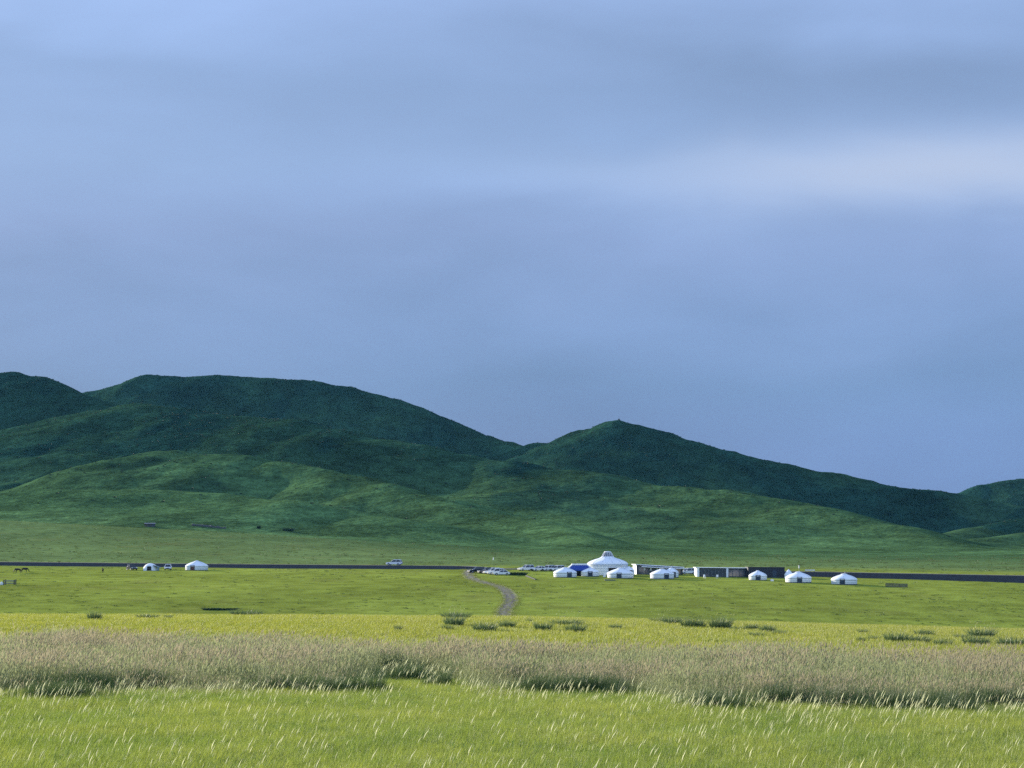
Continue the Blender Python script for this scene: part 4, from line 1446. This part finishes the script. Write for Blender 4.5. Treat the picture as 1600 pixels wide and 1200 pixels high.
def blob(a0, e0, wa, we):
    d1 = mth("DIVIDE", mth("SUBTRACT", az, R(a0)), R(wa)); d2 = mth("DIVIDE", mth("SUBTRACT", elw, R(e0)), R(we))
    s_ = mth("ADD", mth("MULTIPLY", d1, d1), mth("MULTIPLY", d2, d2))
    return mth("EXPONENT", mth("MULTIPLY", s_, -1.0))


gain = mth("ADD", 1.0, mth("MULTIPLY", mth("SUBTRACT", n1.outputs[0], .5), .34))
gain = mth("ADD", gain, mth("MULTIPLY", mth("SUBTRACT", n2.outputs[0], .5), .12))
streak = blob(13, 11.2, 8.5, .95)
gain = mth("ADD", gain, mth("MULTIPLY", streak, .22))
gain = mth("ADD", gain, mth("MULTIPLY", blob(-.5, 10.8, 7.0, .85), .11))
gain = mth("ADD", gain, mth("MULTIPLY", blob(13, 2.6, 8, 2.2), .3))
gain = mth("ADD", gain, mth("MULTIPLY", blob(13, 13.9, 10, 1.3), -.13))
gain = mth("ADD", gain, mth("MULTIPLY", blob(-15, 15.5, 7, 3.0), .16))
# the cloud opposite the sun is lit frontally and is brighter
back = mrange(sep.outputs[1], .3, -.6, 0, 1)
gain = mth("ADD", gain, mth("MULTIPLY", back, .9))
cl = N(nt, "ShaderNodeMix", data_type="RGBA", blend_type="MULTIPLY"); cl.inputs[0].default_value = 1
gv = N(nt, "ShaderNodeCombineXYZ")
for i_ in range(3):
    L(gain, gv.inputs[i_])
L(cr.outputs[0], cl.inputs[6]); L(gv.outputs[0], cl.inputs[7])
# the thin bright streak is whiter than the cloud round it
wh_ = N(nt, "ShaderNodeMix", data_type="RGBA"); wh_.inputs[7].default_value = lin((196, 207, 230))
L(mth("MULTIPLY", streak, .68), wh_.inputs[0]); L(cl.outputs[2], wh_.inputs[6])
bgc = N(nt, "ShaderNodeBackground"); bgc.inputs[1].default_value = 1.0 / 2 ** EXPO
L(wh_.outputs[2], bgc.inputs[0])
ms = N(nt, "ShaderNodeMixShader"); ms.inputs[0].default_value = .93
L(bg.outputs[0], ms.inputs[1]); L(bgc.outputs[0], ms.inputs[2]); L(ms.outputs[0], out.inputs[0])

# ------------------------------------------------------------------ air
def haze_mat():
    def b(nt, out):
        v = N(nt, "ShaderNodeVolumePrincipled")
        v.inputs["Color"].default_value = (.22, .64, 1, 1); v.inputs["Density"].default_value = HAZE; v.inputs["Anisotropy"].default_value = .1
        nt.links.new(v.outputs[0], out.inputs["Volume"])
    return mat("haze_air", b)


HAZE = 1.1e-5
HZ_LO, HZ_HI = -62.0, 300.0
hz_ob = MB().box((0, 0, (HZ_LO + HZ_HI) / 2), (7040, 7040, HZ_HI - HZ_LO)).build("haze", haze_mat())
hz_ob["kind"] = "stuff"; hz_ob["label"] = "thin blue air over the steppe"

# ------------------------------------------------------------------ sun
sl = bpy.data.lights.new("sun", "SUN"); sl.energy = 5.0; sl.angle = R(.6); sl.color = (1, .92, .77)
so = bpy.data.objects.new("sun", sl); COL.objects.link(so)
so.rotation_euler = SUN_DIR.to_track_quat("Z", "Y").to_euler()
so.location = (-60, 60, 40)

# ------------------------------------------------------------------ view
vs = scene.view_settings
vs.view_transform = "Standard"; vs.look = "None"; vs.exposure = EXPO; vs.gamma = 1
scene.cycles.max_bounces = 6; scene.cycles.diffuse_bounces = 3; scene.cycles.glossy_bounces = 2; scene.cycles.transmission_bounces = 3
scene.cycles.use_denoising = False
scene.cycles.volume_bounces = 0
